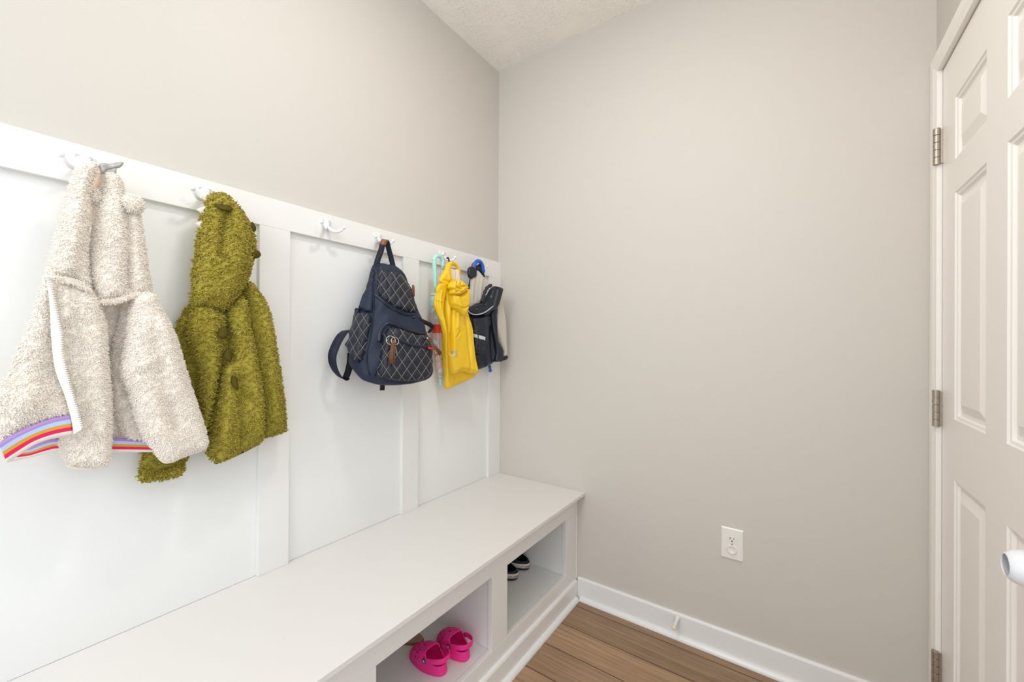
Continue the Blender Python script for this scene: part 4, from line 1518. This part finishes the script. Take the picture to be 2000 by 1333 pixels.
yel('back', 0.080, [(868, 560), (905, 600), (912, 640), (917, 690), (928, 731), (918, 741), (900, 749), (886, 755), (872, 757), (864, 700), (860, 640)], 0.016, 0.03, Tb=0.012,
    folds=[([(872, 610), (880, 754)], 0.008, 0.006)])
_, yb = yel('front', 0.098, [(866, 560), (885, 572), (905, 600), (911, 622), (917, 645), (919, 672), (923, 704), (929, 730), (917, 731), (904, 728), (892, 728), (880, 733), (874, 727), (869, 690), (866, 655), (863, 610)], 0.040, 0.030, Tb=0.012, res=0.0035,
            folds=[([(899, 622), (905, 665), (910, 724)], 0.008, -0.009), ([(910, 622), (915, 660), (921, 724)], 0.006, 0.007), ([(884, 600), (882, 640)], 0.007, 0.006),
                   ([(873, 585), (872, 630), (873, 690)], 0.006, -0.030), ([(880, 725), (894, 720.5), (917, 724), (928, 723)], 0.0022, -0.005), ([(880, 660), (888, 648)], 0.004, -0.006)], wav=0.0009, seed=4)
yel('front_placket', 0.124, [(853, 559), (863, 553), (871, 557), (872, 566), (869, 580), (867, 600), (867, 625), (870, 660), (873, 700), (876, 735), (878, 757), (868, 757), (870, 716), (868, 680), (865, 658), (860, 632), (852, 612), (847, 597), (850, 577)], 0.011, 0.010, Tb=0.006, res=0.0035,
    folds=[([(860, 570), (858, 597), (866, 640), (872, 735)], 0.004, 0.007), ([(853, 572), (851, 596), (858, 622)], 0.004, -0.006), ([(849, 585), (862, 590)], 0.003, 0.004), ([(864, 700), (874, 690)], 0.004, -0.004)], wav=0.0016, seed=6)
yel('shoulder', 0.116, [(866, 560), (876, 556), (879, 570), (880, 590), (879, 620), (877, 650), (874, 652), (872, 620), (870, 590)], 0.014, 0.010, Tb=0.008, res=0.0035)
# hood: strap-like top loop, open mouth with the cream lining, gathered back
yel('hood_lining', 0.112, [(878, 524), (888, 527), (894, 522), (898, 548), (897, 556), (880, 562), (870, 562), (874, 545)], 0.010, 0.012, M_lin, Tb=0.005, res=0.004,
    folds=[([(890, 526), (887, 552)], 0.003, -0.007)])
yel('hood', 0.122, [(873, 514), (879, 511), (885, 511), (880, 520), (879, 530), (881, 549), (875, 558), (868, 562), (861, 555), (857, 548), (862, 536), (868, 526), (870, 518)], 0.016, 0.014, Tb=0.010, res=0.004,
    folds=[([(869, 528), (874, 545)], 0.004, 0.007), ([(860, 547), (877, 553)], 0.003, -0.007)])
yel('hood', 0.116, [(876, 513), (885, 510.5), (892, 516), (897, 527), (898, 538), (895, 536), (892, 527), (888, 521), (884, 519), (880, 522), (877, 519)], 0.012, 0.010, res=0.0035)
_, yh_ = yel('hood_back', 0.132, [(877, 573), (882, 575), (894, 576), (905, 567), (910.5, 564), (911, 580), (910.5, 597), (906, 611), (899, 618), (890, 610), (880, 601), (876, 590)], 0.036, 0.018, Tb=0.010, res=0.004,
    folds=[([(879, 597), (895, 603), (909, 597)], 0.0026, -0.008), ([(884, 580), (890, 600)], 0.006, 0.007)])
yel('ruffle', 0.152, [(876, 557), (880, 550), (885, 548), (894, 547), (901, 551), (908, 558), (911, 564), (906, 568), (900, 574), (892, 577), (882, 577), (877, 573), (879, 567), (875, 563)], 0.024, 0.010, Tb=0.014, res=0.003,
    folds=[([(882, 552), (879, 570)], 0.003, 0.007), ([(888, 550), (884, 560), (896, 566)], 0.0026, -0.010), ([(890, 572), (903, 562)], 0.003, 0.007), ([(896, 550), (893, 560), (904, 560)], 0.0026, -0.009), ([(884, 570), (896, 571)], 0.0026, -0.008)])
YB_ = bvh_of(yb)


def print_on(outline, bv, material, name, par, off=0.0012, res=2.0):
    V, F = patch(bv, outline, res, off, 0.0, 2, smooth=False, skin=0.0005)
    return mesh_obj(name, V, F, material, par, smooth=False)


print_on([(880.5, 686), (893, 683), (893.6, 687.5), (884.8, 689.5), (885.2, 696.2), (894, 694.2), (894.2, 699), (882, 700)], YB_, M_refl, 'reflective_print', yc)
print_on([(889.6, 688), (893.4, 687.2), (894.2, 695), (890.2, 696)], YB_, M_refl, 'reflective_print', yc)
print_on([(872.5, 684), (876, 683), (877, 690), (873.6, 691)], YB_, M_refl, 'reflective_print', yc)
print_on([(897, 611), (902, 609), (903, 612), (898, 614.5)], bvh_of(yh_), M_refl, 'reflective_print', yc)
V, F = ribbon(spline(np.array([pix(878, 514, x=0.108), pix(876.5, 508, x=0.085), pix(875, 503, x=0.066), pix(873, 506, x=0.055)]), 5), 0.004, dirs=(0.2, 0.97, 0), thick=0.001)
mesh_obj('hanging_loop', V, F, M_black_web, yc)

# ------------------------------------------------------------------ navy raincoat
M_nv = mat('navy_rubberised_cloth', (0.010, 0.014, 0.026), 0.35, 0.45, bump=0.15, bscale=25)
M_gry = mat('light_grey_lining', (0.58, 0.54, 0.48), 0.7, 0.3)
M_band = mat('silver_reflective_band', (0.62, 0.68, 0.72), 0.35, 0.5, metallic=0.2)
nc = thing('raincoat', 'navy and grey raincoat hanging beside the back wall corner', 'raincoat', (0.09, -0.2, 1.58))


def nav(name, x, outline, T, w, material=None, turn=8, **kw):
    kw.setdefault('res', 0.006)
    V, F, nf = puff(Plane((x, -0.18, 1.3), turn), outline, T, w, **kw)
    return mesh_obj(name, V, F, material or M_nv, nc), (V, F)


nav('sleeve', 0.070, [(971, 570), (978, 580), (983, 605), (987, 630), (988, 665), (988.5, 694), (980, 697), (981, 686), (974, 668), (967, 640), (966, 610)], 0.018, 0.02, M_gry, Tb=0.012)
nav('cuff', 0.076, [(973, 700), (980, 696), (989, 694), (989, 702), (981, 706), (974, 707)], 0.016, 0.012, Tb=0.014, res=0.004)
_, nb_ = nav('body', 0.070, [(909, 614), (925, 616), (945, 612), (960, 605), (969, 601), (968, 632), (970, 660), (977, 676), (981, 687), (979, 701), (972, 707), (966, 706), (955, 714), (942, 720), (930, 723), (922, 718), (916, 690), (910, 650)], 0.028, 0.03, Tb=0.008,
             folds=[([(952, 640), (955, 700)], 0.010, -0.008), ([(963, 620), (966, 700)], 0.008, 0.007), ([(938, 690), (945, 715)], 0.01, 0.006)], wav=0.001, seed=8)
nav('front_placket', 0.100, [(958, 612), (966, 602), (969, 601), (968, 632), (970, 660), (977, 676), (981, 687), (979, 701), (972, 707), (966, 706), (968, 690), (965, 668), (961, 645)], 0.012, 0.010, Tb=0.008, res=0.004,
    folds=[([(964, 615), (966, 655), (973, 690)], 0.004, 0.005)])
_, ns_ = nav('sleeve', 0.104, [(918, 622), (935, 618), (946, 616), (949, 640), (949, 660), (948, 673), (944, 686), (935, 694), (930, 693), (921, 686), (919, 670), (918, 645)], 0.030, 0.018, Tb=0.014, res=0.004,
             folds=[([(927, 676), (930, 692)], 0.003, -0.008), ([(935, 676), (937, 692)], 0.003, -0.008), ([(942, 674), (942, 686)], 0.003, -0.006), ([(938, 625), (942, 670)], 0.006, 0.006), ([(924, 640), (925, 672)], 0.005, 0.006)])
nav('hood_lining', 0.092, [(930, 531), (934, 529), (946, 543), (957, 557), (952, 565), (946, 572), (943, 583), (938, 593), (926, 597), (917, 604), (911, 580), (917, 565), (919, 544), (926, 540)], 0.012, 0.02, M_gry, Tb=0.008,
    folds=[([(930, 532), (926, 560), (924, 590)], 0.004, -0.007), ([(938, 545), (934, 585)], 0.006, 0.006), ([(921, 550), (920, 595)], 0.004, 0.004)])
nav('hood', 0.102, [(914.5, 524), (922, 520.7), (928, 524), (930, 530), (930, 540), (924, 543), (918, 545), (914, 537)], 0.010, 0.012, Tb=0.012, res=0.004)
nav('hood', 0.068, [(926, 522), (931, 517), (937, 516), (941, 524), (944, 533), (946, 542), (941, 539), (934, 529.5), (930, 531)], 0.012, 0.012, Tb=0.010, res=0.004)
nav('hood', 0.072, [(917, 545), (919.5, 546), (918, 562), (914, 573), (910, 581), (911, 566), (915, 556)], 0.006, 0.006, res=0.004)
_, nh_ = nav('hood_back', 0.112, [(911, 603), (917, 600), (926, 596), (938, 593), (944, 588), (951, 576), (958, 564), (966, 559), (978, 563), (979, 567), (975, 583), (969, 601), (960, 608), (946, 614), (930, 619), (918, 615), (912, 610)], 0.027, 0.018, Tb=0.014, res=0.004,
             folds=[([(950, 585), (940, 600), (925, 606)], 0.006, 0.010), ([(965, 566), (957, 598)], 0.006, -0.012), ([(953, 578), (946, 594), (930, 602)], 0.004, -0.008)])


def ruffle(line, x, r, name='ruffle', turns=2.2):
    P = spline(np.array([Plane((x, -0.18, 1.3), 8).world([Plane((x, -0.18, 1.3), 8).px(*q)], 0)[0] for q in line]), 14)
    s = np.concatenate([[0], np.cumsum(np.linalg.norm(np.diff(P, axis=0), axis=1))])
    rad = r * (0.72 + 0.38 * np.abs(np.sin(s / 0.0075)))
    MB().tube(P, rad, 12).build(name, M_nv, nc)


ruffle([(960, 557), (952, 562), (947, 571), (944, 581), (941, 590)], 0.148, 0.0085)
ruffle([(911, 578), (912, 588), (912, 598), (911, 606)], 0.138, 0.0078)
NB_ = bvh_of(nb_, ns_, nh_)
print_on([(919.5, 650), (935, 653.5), (949, 658), (948.6, 666.5), (934, 662), (919.5, 658.5)], NB_, M_band, 'reflective_band', nc)
P, N = on_line(NB_, [(914, 605), (919, 611.5), (930, 614.5), (946, 610.5), (962, 599)], 0.002)
MB().tube(P, 0.0026, 8).build('reflective_piping', M_band, nc)
for k, (a, b) in enumerate(((920.6, 643.8), (922.6, 644.2), (924.6, 644.6), (926.6, 645.0))):
    print_on([(a, b), (a + 1.3, b + 0.2), (a + 1.4, b + 3.2), (a + 0.1, b + 3.0)], NB_, M_band, 'logo_letter', nc, res=1.0)
# red strap of the blue umbrella's neighbour on the same hook
V, F = ribbon(spline(np.array([pix(925, 512, x=0.052), pix(922, 517, x=0.058), pix(921, 524, x=0.060)]), 5), 0.0035, dirs=(0.2, 0.97, 0), thick=0.0012)
mesh_obj('wrist_loop', V, F, M_red, ub)

# ------------------------------------------------------------------ clogs in the cubbies
M_pink = mat('pink_foam', (0.85, 0.026, 0.26), 0.45, 0.4, bump=0.1, bscale=500)
M_pinkd = mat('pink_foam_footbed', (0.72, 0.014, 0.22), 0.6, 0.3, bump=0.3, bscale=300)
M_rivet = mat('black_rivet', (0.012, 0.012, 0.013), 0.35, 0.5)
M_mark = mat('pale_mint_print', (0.50, 0.72, 0.64), 0.5, 0.3)
M_blk = mat('black_foam', (0.012, 0.016, 0.024), 0.5, 0.4)
M_wband = mat('off_white_foam_band', (0.68, 0.66, 0.62), 0.5, 0.4)
M_redprint = mat('red_print', (0.45, 0.008, 0.015), 0.5, 0.3)
FLOORZ = 0.1466


def footprint(n, L, wd, side):
    """rounded sole outline, heel at -L/2, toe at +L/2"""
    out = []
    for k in range(n):
        a = 2 * PI * k / n
        x = 0.5 * L * math.cos(a)
        s = math.sin(a)
        wt = 0.5 * wd * (1.06 if x > 0 else 0.86 + 0.20 * (0.5 + x / L) * 2)
        y = wt * math.copysign(abs(s) ** 0.82, s)
        y += side * 0.10 * wd * math.cos(a) ** 2 * (1 if x > 0 else -0.15)
        out.append((x, y))
    return np.array(out)


def make_clog(name, label, loc, heading, L, wd, mat_u, mat_bed, side=1, strap=True, heel_band=None, holes=True, group=None):
    t = thing(name, label, 'clog', loc, group)
    c, s = math.cos(heading), math.sin(heading)

    def P(q):
        q = np.array(q, float)
        return np.stack([loc[0] + q[..., 0] * c - q[..., 1] * s, loc[1] + q[..., 0] * s + q[..., 1] * c, loc[2] + q[..., 2]], -1)
    n = 48
    fpn = footprint(n, L, wd, side)
    H = 0.39 * L
    # opening edge above the footprint
    op = []
    for k in range(n):
        a = 2 * PI * k / n
        ca, sa = math.cos(a), math.sin(a)
        if ca >= 0:
            x = -0.13 * L + 0.06 * L * ca
        else:
            x = -0.13 * L + 0.33 * L * ca
        y = 0.42 * wd * math.copysign(abs(sa) ** 0.8, sa) * (1.0 if ca > -0.2 else 0.98)
        hz = np.interp(ca, [-1, -0.75, -0.45, -0.1, 0.1, 0.6, 1], [0.54, 0.53, 0.57, 0.76, 0.90, 1.0, 1.02]) * H
        op.append((x, y, hz))
    op = np.array(op)
    m = 13
    V = []
    for i in range(m):
        v = i / (m - 1)
        for k in range(n):
            fx, fy = fpn[k]
            hor = 1 - math.cos(v * PI / 2)
            ver = math.sin(v * PI / 2)
            ca = math.cos(2 * PI * k / n)
            if ca < 0.1:
                hor = v ** 2.2
                ver = v
            x = fx + (op[k][0] - fx) * hor
            y = fy + (op[k][1] - fy) * hor
            z = 0.010 + (op[k][2] - 0.010) * ver
            V.append((x, y, z))
    V = np.array(V)
    F = []
    hl = set()
    if holes:
        for i, k in ((5, 0), (7, 2), (7, 46), (5, 4), (5, 44), (8, 5), (8, 43), (9, 0), (3, 8), (3, 40), (2, 5), (2, 43), (2, 1), (2, 47), (6, 7), (6, 41)):
            hl.add((i, k % n))
    for i in range(m - 1):
        for k in range(n):
            if (i, k) in hl:
                continue
            F.append((i * n + k, i * n + (k + 1) % n, (i + 1) * n + (k + 1) % n, (i + 1) * n + k))
    o = mesh_obj('upper', P(V), F, mat_u, t)
    md = o.modifiers.new('solid', 'SOLIDIFY')
    md.thickness = 0.0042
    md.offset = -1
    sb = o.modifiers.new('sub', 'SUBSURF')
    sb.levels = 1
    sb.render_levels = 1
    # sole with a foot bed
    lv = [(0.93, 0.0), (0.985, 0.002), (1.01, 0.006), (1.012, 0.011), (0.99, 0.0135), (0.93, 0.0135)]
    VS = np.array([(x * q, y * q, z) for q, z in lv for x, y in fpn])
    FS = [(i * n + k, i * n + (k + 1) % n, (i + 1) * n + (k + 1) % n, (i + 1) * n + k) for i in range(len(lv) - 1) for k in range(n)]
    FS += [tuple(range(n - 1, -1, -1)), tuple(range((len(lv) - 1) * n, len(lv) * n))]
    mesh_obj('sole', P(VS), FS, mat_u, t)
    VB = np.array([(x * 0.90, y * 0.90, 0.0145) for x, y in fpn])
    mesh_obj('footbed', P(VB), [tuple(range(n))], mat_bed, t, smooth=False)
    # pivoting heel strap with a rivet at each end
    if strap:
        pts = []
        for a in np.linspace(-1.75, 1.75, 25):
            sx = -math.cos(a) * 0.37 * L - 0.17 * L
            yy = 0.49 * wd * math.copysign(abs(math.sin(a)) ** 0.75, math.sin(a))
            zz = np.interp(abs(a), [0, 0.8, 1.4, 1.75], [0.93, 0.91, 0.80, 0.70]) * H
            pts.append((sx, yy, zz))
        PP = P(spline(np.array(pts), 3))
        hw = np.full(len(PP), 0.085 * L * 0.62)
        hw[:4] = [0.004, 0.0065, 0.008, 0.0086]
        hw[-4:] = [0.0086, 0.008, 0.0065, 0.004]
        hw = np.minimum(hw, 0.0085)
        VV, FF = ribbon(PP, hw, dirs=(0.08 * c, 0.08 * s, 1.0), thick=0.0018)
        stp = mesh_obj('heel_strap', VV, FF, mat_u, t)
        bv = stp.modifiers.new('bevel', 'BEVEL')
        bv.width = 0.0012
        bv.segments = 2
        for sg in (-1, 1):
            b0 = np.array((-0.17 * L - math.cos(1.66) * 0.37 * L, sg * 0.465 * wd, 0.69 * H))
            ax = P(np.array((0, sg * 1.0, 0.12))) - P(np.array((0, 0, 0.0)))
            rv = MB().lathe([(0.0068, -0.0055), (0.0074, 0.0015 + 0.0018), (0.0066, 0.0048), (0.001, 0.0050)], P(b0), ax, 20).build('rivet', M_rivet, t)
            MB().tube(P(np.array([b0 + (-0.0025, sg * 0.0050, -0.003), b0 + (0.0, sg * 0.0052, 0.0005), b0 + (0.002, sg * 0.0051, 0.0035)])), [0.0012, 0.0022, 0.0010], 8).build('rivet_mark', M_mark, rv)
    if heel_band:
        # pale strip round the heel with red lettering
        ang = np.linspace(PI - 1.35, PI + 1.35, 41)

        def wall(a, z):
            k = (a / (2 * PI) * n) % n
            k0 = int(k)
            fr_ = k - k0
            q = fpn[k0] * (1 - fr_) + fpn[(k0 + 1) % n] * fr_
            return np.array((q[0] * 1.018, q[1] * 1.018, z))
        zb0, zb1 = 0.0125, 0.0125 + 0.020
        VV = []
        for a in ang:
            for z in (zb0, zb1):
                VV.append(wall(a, z))
        for a in ang:
            for z in (zb0, zb1):
                q = wall(a, z)
                VV.append((q[0] * 1.02, q[1] * 1.02, z))
        g = len(ang)
        FF = []
        for i in range(g - 1):
            FF.append((2 * g + 2 * i, 2 * g + 2 * i + 2, 2 * g + 2 * i + 3, 2 * g + 2 * i + 1))
            FF.append((2 * i + 1, 2 * g + 2 * i + 1, 2 * g + 2 * i + 3, 2 * i + 3))
            FF.append((2 * i, 2 * i + 2, 2 * g + 2 * i + 2, 2 * g + 2 * i))
        hb = mesh_obj('heel_band', P(np.array(VV)), FF, M_wband, t)
        # lettering wrapped round the heel
        cu = bpy.data.curves.new('lettering', 'FONT')
        cu.body = 'crocs'
        cu.size = 0.0150
        cu.offset = 0.0004
        cu.align_x = 'LEFT'
        tmp = bpy.data.objects.new('lettering', cu)
        COL.objects.link(tmp)
        bpy.context.view_layer.update()
        me0 = tmp.to_mesh()
        tv = np.array([tuple(v.co) for v in me0.vertices])
        tf = [tuple(p.vertices) for p in me0.polygons]
        tmp.to_mesh_clear()
        bpy.data.objects.remove(tmp)
        R = L * 0.38
        a0 = heel_band

        def wrap(u, z, off=0.0012):
            q = wall(PI + a0 + u / R, z)
            return (q[0] * 1.02 * (1 + off / R), q[1] * 1.02 * (1 + off / R), z)
        LV = np.array([wrap(p[0] * 1.05, zb0 + 0.0052 + p[1]) for p in tv])
        mesh_obj('lettering', P(LV), tf, M_redprint, hb, smooth=False)
        st = []
        for u in np.linspace(-0.026, -0.006, 9):
            st += [wrap(u, zb0 + 0.0078), wrap(u, zb0 + 0.0098)]
        mesh_obj('stripe', P(np.array(st)), [(2 * i, 2 * i + 2, 2 * i + 3, 2 * i + 1) for i in range(8)], M_redprint, hb, smooth=False)
    return t



def heading_from(toe, heel):
    return math.atan2(toe[1] - heel[1], toe[0] - heel[0])


for (tu, tv), (hu, hv), sd_, lab in (((806, 1262), (872, 1316), 1, 'pink foam clog nearer the cubby front edge, left one of the pink pair'),
                                    ((853, 1236), (918, 1288), -1, 'pink foam clog nearer the cubby side wall, right one of the pink pair')):
    a, b = pix(tu, tv, z=FLOORZ + 0.02), pix(hu, hv, z=FLOORZ + 0.012)
    make_clog('clog', lab, (0.5 * (a[0] + b[0]), 0.5 * (a[1] + b[1]), FLOORZ), heading_from(a, b), 0.158, 0.074, M_pink, M_pinkd, side=sd_, group='pink clogs')
for (hu, hv), lab, sd_ in (((1010, 1128), 'black clog with white heel band, nearer the cubby opening', 1), ((1033, 1108), 'black clog with white heel band, farther inside the cubby', -1)):
    b = pix(hu, hv, z=FLOORZ + 0.012)
    hd_ = math.radians(185)
    L_ = 0.20
    make_clog('clog', lab, (b[0] + 0.5 * L_ * math.cos(hd_), b[1] + 0.5 * L_ * math.sin(hd_), FLOORZ), hd_, L_, 0.085, M_blk, M_blk, side=sd_, strap=False, heel_band=-0.50, group='black clogs')

# a child's tan sandal farther back in the same cubby, mostly behind the front rail
M_tan = mat('tan_leather', (0.48, 0.33, 0.24), 0.6, 0.3, noise=0.2, nscale=60)
M_brown = mat('brown_sandal_sole', (0.27, 0.13, 0.075), 0.6, 0.3)
e = pix(822, 1250, z=FLOORZ + 0.012)
sn = thing('sandal', 'tan sandal with brown sole mostly hidden behind the pink clogs', 'sandal', (e[0] - 0.06, e[1] - 0.015, FLOORZ))
hd_ = math.radians(195)
fpn = footprint(40, 0.14, 0.062, 1)
c_, s_ = math.cos(hd_), math.sin(hd_)
for nm, z0, z1, m_, k in (('sole', 0.0, 0.009, M_brown, 1.0), ('insole', 0.009, 0.0125, M_tan, 0.96)):
    ring = [(sn.location.x + (x * c_ - y * s_) * k, sn.location.y + (x * s_ + y * c_) * k) for x, y in fpn]
    MB().prism(ring, 'z', FLOORZ + z0, FLOORZ + z1).build(nm, m_, sn, bevel=0.001)
for xx in (0.035, -0.01):
    pts = []
    for a in np.linspace(0, PI, 13):
        x, y, z = xx, 0.031 * math.cos(a), 0.010 + 0.028 * math.sin(a)
        pts.append((sn.location.x + x * c_ - y * s_, sn.location.y + x * s_ + y * c_, FLOORZ + z))
    V, F = ribbon(np.array(pts), 0.008, dirs=(c_, s_, 0), thick=0.0012)
    mesh_obj('strap', V, F, M_tan, sn)
